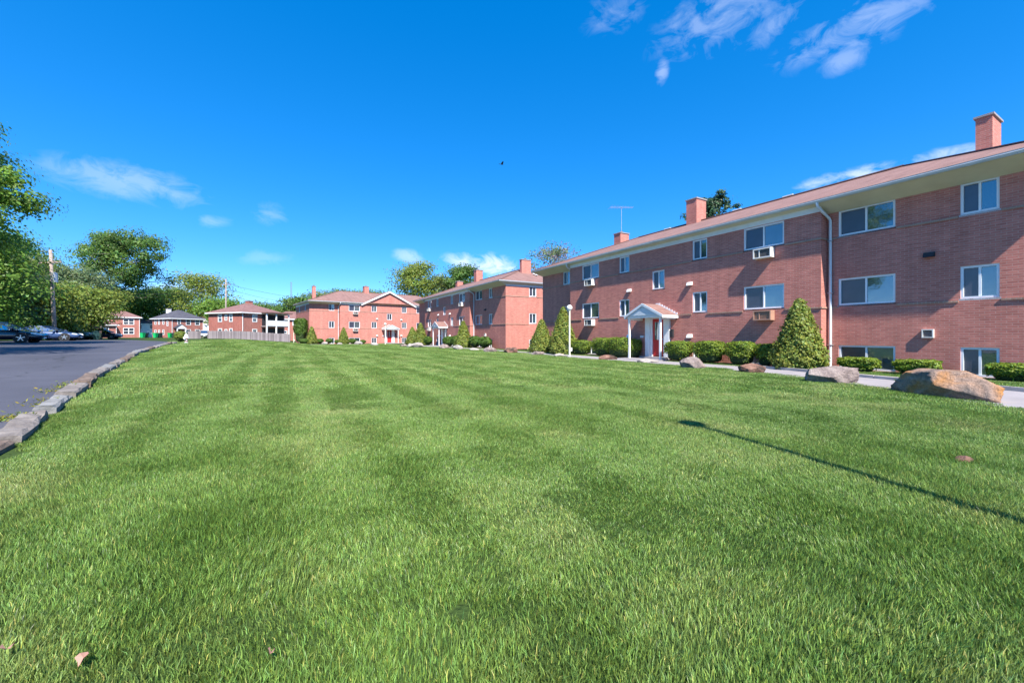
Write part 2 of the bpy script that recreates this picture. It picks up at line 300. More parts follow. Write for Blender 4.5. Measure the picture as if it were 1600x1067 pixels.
M = dict(
    brick=brickmat('red_brick', (.53, .195, .152), (.435, .145, .115), (.49, .265, .225)),
    brick_far=brickmat('house_brick', (.40, .13, .10), (.34, .10, .08), (.36, .25, .22), .25, .09),
    course=brickmat('course_brick', (.42, .25, .19), (.36, .19, .14), (.4, .3, .25), .1, .2),
    shingle=shinglemat('roof_shingle', (.27, .16, .14), (.215, .122, .106)),
    shingle_dark=shinglemat('slate_shingle', (.07, .07, .09), (.1, .1, .12), .5, .2),
    shingle_brown=shinglemat('brown_shingle', (.2, .11, .1), (.25, .14, .13), .5, .2),
    white=mk('white_paint', (.78, .78, .78), .5, .05, 4, .05), trim=mk('trim_paint', (.62, .66, .7), .45, .06, 3),
    soffit=mk('soffit_paint', (.62, .62, .5), .7, .08, 1.5), gutter=mk('gutter_metal', (.55, .58, .62), .35, .08, 2, 0, 60, .25),
    vinyl=mk('window_vinyl', (.76, .79, .83), .4, .03, 5),
    pane=panemat('window_glass', (.012, .04, .05), .24), pane2=panemat('curtained_glass', (.06, .09, .1), .2), screen=panemat('insect_screen', (.035, .036, .06), .07, .25),
    pane_far=panemat('far_glass', (.03, .04, .06), .12),
    red=mk('red_door_paint', (.5, .03, .03), .45, .08, 3), tanbox=mk('tan_metal', (.42, .24, .17), .6, .12, 4), acw=mk('air_conditioner_metal', (.72, .7, .66), .45, .08, 6), dark=mk('dark_vent', (.03, .03, .035), .7, .2),
    grille=mk('grille_grey', (.2, .19, .19), .6, .15, 8),
    concrete=mk('concrete', (.3, .275, .285), .9, .12, 1.2, .25, 40), kerbc=mk('kerb_concrete', (.42, .38, .35), .9, .2, 3, .4, 30),
    asphalt=asphaltmat() if True else mk('asphalt', (.05, .05, .066), .85, .22, .5, .5, 90, c2=(.07, .07, .088)), bark=mk('bark', (.13, .1, .08), .95, .35, 5, .8, 14),
    palebark=mk('pale_bark', (.3, .27, .24), .9, .3, 5, .6, 14), woodpole=mk('pole_wood', (.33, .27, .24), .9, .25, 3, .4, 20),
    board=boardmat('weathered_board') if True else mk('weathered_board', (.42, .37, .39), .9, .22, 2.5, .3, 20), metal=mk('galvanised', (.45, .46, .48), .4, .1, 5, 0, 60, .7),
    globe=mk('lamp_globe', (.85, .85, .82), .25, .02), cream=mk('cream_post_paint', (.74, .72, .6), .5, .06, 3),
    soil=None, wire=mk('cable', (.03, .03, .03), .6, .1),
    stone=mk('kerb_sandstone', (.2, .17, .155), .95, .35, 5, 1.0, 18, c2=(.27, .235, .21)), stone2=mk('kerb_grey_stone', (.22, .215, .21), .95, .3, 6, 1.0, 22), stone3=mk('kerb_brown_stone', (.16, .115, .09), .95, .4, 7, 1.0, 16),
    green_bin=mk('green_plastic', (.01, .42, .12), .45, .08), dark_bin=mk('dark_plastic', (.03, .04, .04), .5, .1), tyre=mk('tyre_rubber', (.02, .02, .02), .85, .1),
    alloy=mk('alloy', (.55, .56, .58), .3, .06, 5, 0, 60, .85), lampglass=mk('headlamp', (.7, .75, .8), .12, .03, 4, 0, 60, 0, .8), carglass=panemat('car_glass', (.01, .015, .025), .5, .03),
    carblack=mk('black_car_paint', (.012, .016, .03), .22, .05, 3, 0, 60, .3, .6, None, .8), carblue=mk('slate_blue_car_paint', (.035, .07, .17), .35, .06, 3, 0, 60, .15, .4, None, .25),
    carteal=mk('teal_car_paint', (.04, .10, .11), .3, .06, 3, 0, 60, .4, .6, None, .7), carnavy=mk('navy_car_paint', (.012, .016, .05), .25, .06, 3, 0, 60, .3, .6, None, .8), carwhite=mk('white_car_paint', (.8, .8, .8), .3, .03, 3, 0, 60, 0, .6, None, .5),
    redlens=mk('red_lens', (.3, .01, .01), .2, .05), bandred=mk('hydrant_red', (.2, .06, .045), .5, .1), dryleaf=mk('dry_leaf', (.36, .2, .15), .8, .25, 20),
    siding=mk('white_siding', (.74, .75, .78), .6, .06, 3), feather=mk('dark_feather', (.02, .02, .025), .7, .1),
    leaf_a=leafmat('maple_leaf', (.15, .27, .04), .45), leaf_b=leafmat('deep_leaf', (.115, .21, .045), .48), leaf_c=leafmat('yellow_green_leaf', (.2, .26, .045), .45), leaf_d=leafmat('grey_green_leaf', (.15, .21, .09), .42), leaf_e=leafmat('pine_needle', (.04, .085, .035), .15), leaf_p=leafmat('blossom_bud', (.22, .16, .17), .3),
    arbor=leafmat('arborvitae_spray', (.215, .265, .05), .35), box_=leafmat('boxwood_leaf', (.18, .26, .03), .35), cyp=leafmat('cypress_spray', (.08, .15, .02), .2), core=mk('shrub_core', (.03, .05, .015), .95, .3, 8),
)
GRASS = grassmat()
def soilmat():
    m, nt, b, N, L = newmat('turf_ground'); b.inputs['Roughness'].default_value = .95; b.inputs['Specular IOR Level'].default_value = .1
    ge = N('ShaderNodeNewGeometry'); n1 = N('ShaderNodeTexNoise'); n1.inputs['Scale'].default_value = .55; n1.inputs['Detail'].default_value = 8; n1.inputs['Roughness'].default_value = .7; L(ge.outputs['Position'], n1.inputs['Vector'])
    rp = N('ShaderNodeValToRGB'); e = rp.color_ramp.elements; e[0].position = .3; e[1].position = .7; e[0].color = (.028, .055, .014, 1); e[1].color = (.06, .095, .025, 1); L(n1.outputs[0], rp.inputs[0]); L(rp.outputs[0], b.inputs['Base Color'])
    n2 = N('ShaderNodeTexNoise'); n2.inputs['Scale'].default_value = 30; n2.inputs['Detail'].default_value = 4; L(ge.outputs['Position'], n2.inputs['Vector'])
    bp = N('ShaderNodeBump'); bp.inputs['Strength'].default_value = .8; bp.inputs['Distance'].default_value = .04; L(n2.outputs[0], bp.inputs['Height']); L(bp.outputs[0], b.inputs['Normal']); return m
M['soil'] = soilmat()

# ------------------------------------------------------------------ ground, parking lot, driveway
def grid_axis(lo, hi, fine, far):
    a = list(np.arange(lo, hi + .01, fine)); s = fine
    up = [hi]; dn = [lo]
    while up[-1] < far: s *= 1.35; up.append(up[-1] + s)
    s = fine
    while dn[-1] > -far: s *= 1.35; dn.append(dn[-1] - s)
    return np.array(sorted(dn[1:]) + a + up[1:])
def sheet(name, xs, ys, zf, mat):
    X, Y = np.meshgrid(xs, ys); Z = zf(X, Y); V = np.stack([X, Y, Z], -1).reshape(-1, 3); nx = len(xs); ny = len(ys)
    i = (np.arange(ny - 1)[:, None] * nx + np.arange(nx - 1)[None, :]).ravel(); F = np.stack([i, i + 1, i + 1 + nx, i + nx], -1)
    return link(name, np_mesh(name, V, [F], True), None, mat=mat)
tag(sheet('ground', grid_axis(-75, 30, 1.0, 1500), grid_axis(-12, 110, 1.0, 1500), ter, M['soil']), kind='structure')

KERB_W = np.array([-14, -6, 0, 6.3, 17.2, 27.3, 35, 42.5]); KERB_V = np.array([-1.5, -1.7, -1.95, -2.6, -4.55, -6.0, -6.7, -7.1])
def kerb_v(w): return np.interp(w, KERB_W, KERB_V)
EDGE_W = np.array([-14, -6, 1.8, 4.85, 7.5, 10.2, 16.4, 25, 34, 44, 49.5]); EDGE_V = np.array([5.5, 8.4, 11.3, 13.2, 14.2, 14.65, 14.9, 15.1, 15.2, 14.9, 14.4])
def edge_v(w): return np.interp(w, EDGE_W, EDGE_V)
# building three's front line: lawn ends a few metres before it
B3C = np.array([-29.6, 60.0]); B3D = np.array([.796, .606]); B3N = np.array([-.606, .796])
def in_lawn(x, y):
    w, v = x * U[0] + y * U[1], x * NIN[0] + y * NIN[1]
    d3 = (x - B3C[0]) * B3N[0] + (y - B3C[1]) * B3N[1]; t3 = (x - B3C[0]) * B3D[0] + (y - B3C[1]) * B3D[1]
    ok = (v > np.where(w < 42.5, kerb_v(w) + .2, -60)) & (v < edge_v(w)) & (y > -1.2)
    ok &= np.where(t3 > -1.5, d3 < -4.6, y < 66) & (~((w > 42.5) & (v < -9.5 + (w - 42.5) * .1)))
    return ok
# parking lot follows the terrain, a little above it
def lot():
    ws = np.concatenate([np.arange(-14, 43.1, 1.2), [44, 46, 49, 53, 58, 64]]); ns = 26; V = []
    for w in ws:
        v0 = float(kerb_v(w)) - .02 if w < 42.6 else -7.2 - (w - 42.6) * .35
        for k in range(ns):
            v = v0 - 46 * (k / (ns - 1)) ** 1.5; x, y = wv(w, v); V.append((x, y, tz(x, y) + .07))
    i = (np.arange(len(ws) - 1)[:, None] * ns + np.arange(ns - 1)[None, :]).ravel(); F = np.stack([i, i + ns, i + 1 + ns, i + 1], -1)[:, ::-1]
    tag(link('parking_lot', np_mesh('parking_lot', V, [F], True), mat=M['asphalt']), kind='structure')
lot()
KB_W = np.array([-14, -4, 2.25, 4.3, 7.7, 9.2, 12, 50]); KB_V = np.array([10.2, 13.0, 14.6, 15.1, 16.1, 16.45, 16.6, 16.6])
def drive():
    ws = np.concatenate([np.arange(-14, 50, .8), [50]]); V = []
    for w in ws:
        a = float(edge_v(w)) - .15; b = max(float(np.interp(w, KB_W, KB_V)), a + 1.4)
        for k in range(5):
            x, y = wv(w, a + (b - a) * k / 4); V.append((x, y, tz(x, y) + .022))
    i = (np.arange(len(ws) - 1)[:, None] * 5 + np.arange(4)[None, :]).ravel(); F = np.stack([i, i + 5, i + 6, i + 1], -1)[:, ::-1]
    tag(link('driveway', np_mesh('driveway', V, [F], True), mat=M['concrete']), kind='structure')
    # the walk turns and runs on along building three
    V = []
    for t in np.arange(-1, 22, 1.0):
        for d in (-4.5, -3.1):
            p = B3C + B3D * t + B3N * d; V.append((p[0], p[1], tz(*p) + .026))
    n = len(V) // 2; i = np.arange(n - 1) * 2; F = np.stack([i, i + 2, i + 3, i + 1], -1)[:, ::-1]
    tag(link('path', np_mesh('path', V, [F]), mat=M['concrete']), kind='structure')
drive()

# ------------------------------------------------------------------ kerbs
def kerbs():
    rnd = random.Random(4)
    k = empty('kerb', kind='structure')
    w = 1.2; i = 0
    while w < 42.0:
        ln = rnd.uniform(1.5, 2.1) if w < 12 else rnd.uniform(1.8, 2.6)
        a = np.array(wv(w, float(kerb_v(w)))); b = np.array(wv(w + ln, float(kerb_v(w + ln)))); c = (a + b) / 2; ang = math.atan2(b[1] - a[1], b[0] - a[0])
        m = MB(); n = 7; hw = rnd.uniform(.11, .15); top = rnd.uniform(.09, .14)
        rings = []
        for q in range(n):
            x = (q / (n - 1) - .5) * (ln - .05); r = lambda s: rnd.uniform(-s, s); e_ = .012 if i % 3 else .03
            rings.append([(x + r(.01), -hw + r(e_), -.25), (x + r(.01), -hw + r(e_), top - .03 + r(e_)), (x + r(.01), -hw + .035, top + r(e_)), (x + r(.01), hw - .035, top + r(e_) + .02), (x + r(.01), hw + r(e_), top - .03), (x, hw, -.25)])
        for q in range(n):
            m.v += rings[q]
        for q in range(n - 1):
            for s in range(5): m.f.append((q * 6 + s, q * 6 + s + 6, q * 6 + s + 7, q * 6 + s + 1)); m.m.append(0)
        m.f.append((0, 1, 2, 3, 4, 5)); m.m.append(0); o = (n - 1) * 6; m.f.append((o + 5, o + 4, o + 3, o + 2, o + 1, o)); m.m.append(0)
        mat = [M['stone2'], M['stone'], M['stone3'], M['stone']][i % 4] if i > 1 else (M['stone2'] if i == 0 else M['stone'])
        ob = m.build('kerb_stone', mat, k, (c[0], c[1], tz(*c)), ang + rnd.uniform(-.03, .03))
        ob.rotation_euler.x = rnd.uniform(-.07, .05); ob.rotation_euler.y = -.0158 + rnd.uniform(-.02, .02)
        w += ln + rnd.uniform(.0, .06) + (.25 if i == 3 else 0); i += 1
    k2 = empty('kerb', kind='structure')
    w = -8.0
    while w < 9.0:
        a = np.array(wv(w, float(np.interp(w, KB_W, KB_V)))); b = np.array(wv(w + 1.46, float(np.interp(w + 1.46, KB_W, KB_V)))); c = (a + b) / 2; ln = np.hypot(*(b - a))
        m = MB(); m.box(-ln / 2, ln / 2 - .012, -.075, .075, -.2, .11 + rnd.uniform(-.008, .008), jit=.006, rnd=rnd)
        m.build('kerb_stone', M['kerbc'], k2, (c[0], c[1], 0), math.atan2(b[1] - a[1], b[0] - a[0])); w += 1.46
kerbs()

# ------------------------------------------------------------------ apartment buildings
WMESH = {}
def window_meshes(w, h):
    key = (round(w, 2), round(h, 2))
    if key in WMESH: return WMESH[key]
    f = MB(); t = .065
    f.box(0, t, -.03, .09, 0, h); f.box(w - t, w, -.03, .09, 0, h); f.box(t, w - t, -.03, .09, 0, t); f.box(t, w - t, -.03, .09, h - t, h)
    f.box(w / 2 - .028, w / 2 + .028, -.005, .08, t, h - t)
    fm = f.mesh('window', M['vinyl'])
    ps = []
    for mt in ('screen', 'pane', 'pane2'):
        p = MB(); ww = w / 2 - t - .028; p.box(0, ww, .03, .045, 0, h - 2 * t); ps.append(p.mesh('pane', M[mt]))
    sh = MB(); sh.box(-.03, w + .03, -.06, .02, -.055, -.002); sm = sh.mesh('sill', M['trim'])
    WMESH[key] = (fm, ps, sm, t, w); return WMESH[key]
def put_window(parent, org, rz, x, z, w, h, rnd, sill=True):
    fm, ps, sm, t, _ = window_meshes(w, h)
    c, s = math.cos(rz), math.sin(rz)
    o = link('window', fm, parent, (org[0] + c * x, org[1] + s * x, org[2] + z), rz)
    link('pane', ps[0], o, (t, 0, t)); link('pane', ps[2] if rnd.random() < .3 else ps[1], o, (w / 2 + .028, 0, t))
    if sill: link('sill', sm, o)
    return o
def wall(parent, name, org, rz, x0, x1, z0, z1, holes, mat, reveal=.12, top=None):
    m = MB()
    xs = sorted({x0, x1} | {h[0] for h in holes} | {h[1] for h in holes}); zs = sorted({z0, z1} | {h[2] for h in holes} | {h[3] for h in holes})
    for i in range(len(xs) - 1):
        for j in range(len(zs) - 1):
            cx = (xs[i] + xs[i + 1]) / 2; cz = (zs[j] + zs[j + 1]) / 2
            if any(h[0] < cx < h[1] and h[2] < cz < h[3] for h in holes): continue
            q = [(xs[i], 0, zs[j]), (xs[i + 1], 0, zs[j]), (xs[i + 1], 0, zs[j + 1]), (xs[i], 0, zs[j + 1])]
            m.quad(*q, uv=[(p[0], p[2]) for p in q])
    for a, b, c, d in holes:
        for q in ([(a, 0, c), (a, 0, d), (a, reveal, d), (a, reveal, c)], [(b, 0, d), (b, 0, c), (b, reveal, c), (b, reveal, d)],
                  [(a, 0, d), (b, 0, d), (b, reveal, d), (a, reveal, d)], [(b, 0, c), (a, 0, c), (a, reveal, c), (b, reveal, c)]):
            m.quad(*q, uv=[(p[0] + p[1], p[2] + p[1]) for p in q])
    if top:                           # a gable on top of the wall
        m.poly(top, uv=[(p[0], p[2]) for p in top])
    return m.build(name, mat, parent, org, rz)
def ac_unit(parent, x, z, tan=False, mats=None):
    b = MB(); w, h, d = .73, .41, .34; t = .03
    b.box(0, w, -d + .06, .05, 0, t); b.box(0, w, -d + .06, .05, h - t, h); b.box(0, t, -d + .06, .05, t, h - t); b.box(w - t, w, -d + .06, .05, t, h - t)
    b.box(.24, .24 + .03, -d + .045, -d + .1, t, h - t); b.box(0, w, -d + .03, -d + .06, 0, .045); b.box(0, w, -d + .03, -d + .06, h - .045, h); b.box(0, .045, -d + .03, -d + .06, .045, h - .045); b.box(w - .045, w, -d + .03, -d + .06, .045, h - .045)
    o = b.build('air_conditioner', M['tanbox'] if tan else M['acw'], parent, (x, 0, z))
    g = MB(); g.box(t, w - t, -d + .1, -d + .12, t, h - t); g.build('backing', M['dark'] if not tan else M['tanbox'], o)
    for k in range(9):
        s = MB(); s.box(.05, w - .05, -d + .062, -d + .085, .052 + k * .034, .052 + k * .034 + .014); s.build('slat', M['grille'] if not tan else M['tanbox'], o)
def vent_hood(parent, x, z, y=0.0, mat='white', box=False):
    m = MB()
    if box:
        m.box(-.14, .14, -.1, .0, -.14, -.11); m.box(-.14, .14, -.1, 0, .11, .14); m.box(-.14, -.11, -.1, 0, -.11, .11); m.box(.11, .14, -.1, 0, -.11, .11)
        o = m.build('vent', M[mat], parent, (x, y, z))
        for k in range(4):
            s = MB(); s.box(-.108, .108, -.06, -.03, -.1 + k * .052, -.1 + k * .052 + .03); s.build('slat', M['grille'], o)
    else:
        P = [(-.13, 0, -.08), (.13, 0, -.08), (.13, 0, .08), (-.13, 0, .08), (-.13, -.16, -.1), (.13, -.16, -.1), (.13, -.1, .06), (-.13, -.1, .06)]
        m.v += P
        for f in ((3, 7, 6, 2), (4, 5, 6, 7), (0, 4, 7, 3), (1, 2, 6, 5), (0, 1, 5, 4)): m.f.append(f); m.m.append(0)
        m.build('vent', M[mat], parent, (x, y, z))
def downspout(parent, x, y0, y1, ztop, zbot, turn=1):
    m = MB(); p = [(x, y0, ztop), (x, y0, ztop - .1), (x + .02 * turn, y0 + .06, ztop - .2), (x + .1 * turn, y1 - .06, ztop - .52), (x + .12 * turn, y1, ztop - .62), (x + .12 * turn, y1, zbot + .25), (x + .12 * turn, y1 - .02, zbot + .12), (x + .12 * turn, y1 - .18, zbot + .03)]
    m.tube(p, .052, 8); o = m.build('downspout', M['trim'], parent, smooth=True)
    for z in (zbot + .9, 2.9, 4.9):
        b = MB(); b.box(x + .12 * turn - .075, x + .12 * turn + .075, y1 - .058, y1 + .1, z, z + .035); b.build('bracket', M['metal'], o)
FW = 15.45
def apartment(name, label, P, ang, z0, wr, wl, seed, gable=False, chims=((3.3, 5.0, .42, 1.15, 9.3), (-9.3, 5.4, .75, .95, 9.95), (-15.9, 5.4, .7, .9, 9.2)), vents=True, acs=True):
    rnd = random.Random(seed)
    b = empty(name, (P[0], P[1], z0), ang, label, 'building', 'brick apartment buildings round the lawn')
    D = 11.0; ZT = 6.03; ZB = -.6
    rows = [(.02, .92), (2.43, 3.44), (5.05, 6.02)]
    # windows of the front section: (x, width)
    wide = [-3.0, -14.15]; nar = [-5.6, -10.65]
    wins = []
    for r, (a, c) in enumerate(rows):
        for x in wide: wins.append((x, x + 1.68, a, c))
        for x in nar: wins.append((x, x + .81, a, c))
    wins.append((-8.14, -7.31, 3.82, 4.83))
    door = (-8.5, -6.96, .12, 2.3)
    ztop = ZT + .02
    top = None
    if gable:
        gx0, gx1, gz = -FW / 2 - 4.25, -FW / 2 + 4.25, 8.35
        top = [(gx0, 0, ztop), (gx1, 0, ztop), (gx1, 0, 6.25), (-FW / 2, 0, gz), (gx0, 0, 6.25)]
    wall(b, 'front_wall', (0, 0, 0), 0, -FW, 0, ZB, ztop, wins + [door], M['brick'], top=top)
    for x0, x1, a, c in wins: put_window(b, (0, .06, 0), 0, x0, a, x1 - x0, c - a, rnd)
    # wings set back half a metre
    rw = []; lw = []
    for a, c in rows:
        rw += [(.36, 2.02, a, c), (3.57, 4.38, a, c)]; lw += [(-FW - 1.5, -FW - .69, a, c)]
    wall(b, 'wing_wall', (0, .5, 0), 0, 0, wr, ZB, ZT, rw, M['brick']); wall(b, 'wing_wall', (0, .5, 0), 0, -FW - wl, -FW, ZB, ZT, lw, M['brick'])
    for x0, x1, a, c in rw + lw: put_window(b, (0, .56, 0), 0, x0, a, x1 - x0, c - a, rnd)
    wall(b, 'return_wall', (0, 0, 0), R(90), 0, .5, ZB, ZT, [], M['brick']); wall(b, 'return_wall', (-FW, .5, 0), R(-90), 0, .5, ZB, ZT, [], M['brick'])
    # end walls and back
    ew = [(2.6, 3.42, a, c) for a, c in rows] + [(7.2, 8.02, a, c) for a, c in rows]
    wall(b, 'end_wall', (wr, .5, 0), R(90), 0, D - .5, ZB, ZT, ew, M['brick']); wall(b, 'end_wall', (-FW - wl, D, 0), R(-90), 0, D - .5, ZB, ZT, ew, M['brick'])
    for x0, x1, a, c in ew:
        put_window(b, (wr - .06, .5, 0), R(90), x0, a, x1 - x0, c - a, rnd); put_window(b, (-FW - wl + .06, D, 0), R(-90), x0, a, x1 - x0, c - a, rnd)
    wall(b, 'back_wall', (wr, D, 0), R(180), 0, wr + FW + wl, ZB, ZT, [], M['brick'])
    # projecting brick courses, broken by the windows that stand on them
    for zc in (2.36, 5.0):
        def course(org, rz, x0, x1):
            m = MB(); m.box(x0, x1, -.035, .0, zc - .035, zc + .03); m.build('course', M['course'], b, org, rz)
        def runs(x0, x1, hs):
            p = x0
            for h in sorted(hs):
                yield p, h[0] - .035; p = h[1] + .035
            yield p, x1
        up = [h for h in wins if abs(h[2] - zc) < .15]
        for a, c in runs(-FW - .034, .034, up): course((0, 0, 0), 0, a, c)
        for a, c in runs(.04, wr + .034, [h for h in rw if abs(h[2] - zc) < .15]): course((0, .5, 0), 0, a, c)
        for a, c in runs(-FW - wl - .034, -FW - .04, [h for h in lw if abs(h[2] - zc) < .15]): course((0, .5, 0), 0, a, c)
        course((0, 0, 0), R(90), .002, .46); course((-FW, .5, 0), R(-90), .04, .498)
        for a, c in runs(.002, D - .5, [h for h in ew if abs(h[2] - zc) < .15]): course((wr, .5, 0), R(90), a, c); course((-FW - wl, D, 0), R(-90), a, c)
    # roof
    X0, X1, Y0, Y1 = -FW - wl - .3, wr + .3, -.3, D + .3; ze = 6.43; hy = (Y1 - Y0) / 2; zr = 8.62; ym = (Y0 + Y1) / 2; ra, rb = X0 + hy, X1 - hy
    sl = math.hypot(hy, zr - ze)
    m = MB()
    m.poly([(X0, Y0, ze), (X1, Y0, ze), (rb, ym, zr), (ra, ym, zr)], uv=[(X0, 0), (X1, 0), (rb, sl), (ra, sl)])
    m.poly([(X1, Y1, ze), (X0, Y1, ze), (ra, ym, zr), (rb, ym, zr)], uv=[(X1, 0), (X0, 0), (ra, sl), (rb, sl)])
    m.poly([(X1, Y0, ze), (X1, Y1, ze), (rb, ym, zr)], uv=[(Y0, 0), (Y1, 0), (ym, sl)]); m.poly([(X0, Y1, ze), (X0, Y0, ze), (ra, ym, zr)], uv=[(Y1, 0), (Y0, 0), (ym, sl)])
    roof = m.build('roof', M['shingle'], b)
    rc = MB(); rc.bar((ra, ym, zr + .012), (rb, ym, zr + .012), .28, .05)
    for cx, cy, tx in ((X0, Y0, ra), (X0, Y1, ra), (X1, Y0, rb), (X1, Y1, rb)): rc.bar((cx, cy, ze + .015), (tx, ym, zr + .015), .24, .04)
    rc.build('ridge_cap', M['shingle'], roof)
    # gutter: trough along all four sides
    g = MB()
    def trough(p, q, nx, ny):
        a = Vector(p); c = Vector(q); n = Vector((nx, ny, 0)); prof = [(0, 0), (.02, -.1), (.045, -.125), (.1, -.125), (.135, -.05), (.12, -.02), (.135, .0)]
        for i in range(len(prof) - 1):
            o0, z0_ = prof[i]; o1, z1_ = prof[i + 1]
            e0 = n * (o0 - .03); e1 = n * (o1 - .03)
            g.quad(tuple(a + e0 + Vector((0, 0, z0_))), tuple(c + e0 + Vector((0, 0, z0_))), tuple(c + e1 + Vector((0, 0, z1_))), tuple(a + e1 + Vector((0, 0, z1_))))
    zg = ze - .012
    if gable:
        trough((X0, Y0, zg), (gx0 - .1, Y0, zg), 0, -1); trough((gx1 + .1, Y0, zg), (X1, Y0, zg), 0, -1)
    else: trough((X0 - .1, Y0, zg), (X1 + .1, Y0, zg), 0, -1)
    trough((X1, Y0 - .1, zg), (X1, Y1, zg), 1, 0); trough((X0, Y1, zg), (X0, Y0 - .1, zg), -1, 0)
    g.build('gutter', M['gutter'], b)
    # sloping soffits and frieze boards
    s = MB(); zs = 6.30
    s.quad((0, Y0 + .01, zs), (X1 - .01, Y0 + .01, zs), (wr - .0, .5, 6.0), (0, .5, 6.0)); s.quad((X0 + .01, Y0 + .01, zs), (-FW, Y0 + .01, zs), (-FW, .5, 6.0), (-FW - wl, .5, 6.0))
    s.quad((X1 - .01, Y0 + .01, zs), (X1 - .01, Y1, zs), (wr, D, 6.2), (wr, .5, 6.0)); s.quad((X0 + .01, Y1, zs), (X0 + .01, Y0 + .01, zs), (-FW - wl, .5, 6.0), (-FW - wl, D, 6.2))
    s.quad((-FW, Y0 + .01, zs), (0, Y0 + .01, zs), (0, -.02, 6.235), (-FW, -.02, 6.235))
    s.quad((0, Y0 + .01, zs), (0, .5, 6.0), (0, .0, 6.0), (0, -.02, 6.235)); s.quad((-FW, .5, 6.0), (-FW, Y0 + .01, zs), (-FW, -.02, 6.235), (-FW, 0, 6.0))
    s.build('soffit', M['soffit'], b)
    fz = MB()
    if gable: fz.box(-FW - .012, gx0, -.032, .01, 6.03, 6.26); fz.box(gx1, .012, -.032, .01, 6.03, 6.26)
    else: fz.box(-FW - .012, .012, -.032, .01, 6.03, 6.26)
    fz.build('frieze_board', M['white'], b)
    for ex, sx in ((wr, 1), (-FW - wl, -1)):
        fz = MB(); fz.box(min(ex - .01 * sx, ex + .03 * sx), max(ex - .01 * sx, ex + .03 * sx), .5, D, 5.94, 6.19); fz.build('frieze_board', M['white'], b)
    if gable:
        gr = MB(); ext = (gz - 6.25) / 4.25; y0, yb = -.28, 5.4; zt = gz + .14; e_ = gx0 - .3; zl = zt - (4.55) * ext
        yl = Y0 + .02
        gr.poly([(-FW / 2, y0, zt), (e_, y0, zl), (e_, .25, zl), (-FW / 2, 5.3, zt)], uv=[(0, 0), (0, 5), (.5, 5), (5.6, 0)])
        e2 = gx1 + .3
        gr.poly([(e2, y0, zl), (-FW / 2, y0, zt), (-FW / 2, 5.3, zt), (e2, .25, zl)], uv=[(0, 5), (0, 0), (5.6, 0), (.5, 5)])
        gr.build('gable_roof', M['shingle'], b)
        for sg in (-1, 1):
            rk = MB(); xe = -FW / 2 + sg * 4.6; rk.bar((-FW / 2, y0 + .03, zt - .13), (xe, y0 + .03, zt - .13 - 4.6 * ext), .06, .24); rk.build('rake_board', M['white'], b)
            sf = MB(); a = (-FW / 2, y0, zt - .2); c = (xe, y0, zt - .2 - 4.6 * ext)
            sf.quad(a, c, (c[0], .0, c[2]), (a[0], .0, a[2])); sf.build('soffit', M['soffit'], b)
    # downspouts in the corners between front and wings
    downspout(b, .01, -.33, .42, 6.32, 0, 1); downspout(b, -FW - .01, -.33, .42, 6.32, 0, -1)
    # chimneys
    for cx, cy, cw, cd, ct in chims:
        m = MB(); m.box(cx - cw / 2, cx + cw / 2, cy - cd / 2, cy + cd / 2, 6.9, ct)
        ch = m.build('chimney', M['brick'], b)
        k = MB(); k.box(cx - cw / 2 - .05, cx + cw / 2 + .05, cy - cd / 2 - .05, cy + cd / 2 + .05, ct, ct + .07); k.build('chimney_cap', M['concrete'], ch)
        k = MB(); k.lathe([(.11, 0), (.11, .16), (.085, .16), (.085, 0)], 10, (cx, cy, ct + .07)); k.build('flue', M['stone3'], ch)
    for rx in (-4.2, -7.0, -12.0) if vents else ():
        m = MB(); m.box(rx, rx + .5, ym + .1, ym + .55, zr - .14, zr + .16); m.build('roof_vent', M['white'], b)
    for rx in (4.05, 4.55) if vents else ():
        m = MB(); zq = 7.42 - (rx - 4.05) * .33; m.lathe([(.07, 0), (.07, .5), (.0, .5)], 10, (rx, 5.6, zq - .15)); o = m.build('vent_pipe', M['dark'], b)
        m = MB(); m.lathe([(.13, .5), (.12, .58), (.0, .62)], 10, (rx, 5.6, zq - .15)); m.build('cap', M['white'], o)
    # air conditioners below the sills of the wide windows
    if acs:
        for x in wide:
            ac_unit(b, x + .58, 4.56); ac_unit(b, x + .58, 1.93, tan=(x > -5 and not gable))
    for x, z in ((-9.8, 3.95), (-5.72, 3.9), (-5.72, 1.27), (-9.8, 1.27)): vent_hood(b, x, z)
    vent_hood(b, 2.88, 3.94, .5, 'dark'); vent_hood(b, 2.85, 1.35, .5, 'acw', True)
    entrance(b)
    return b
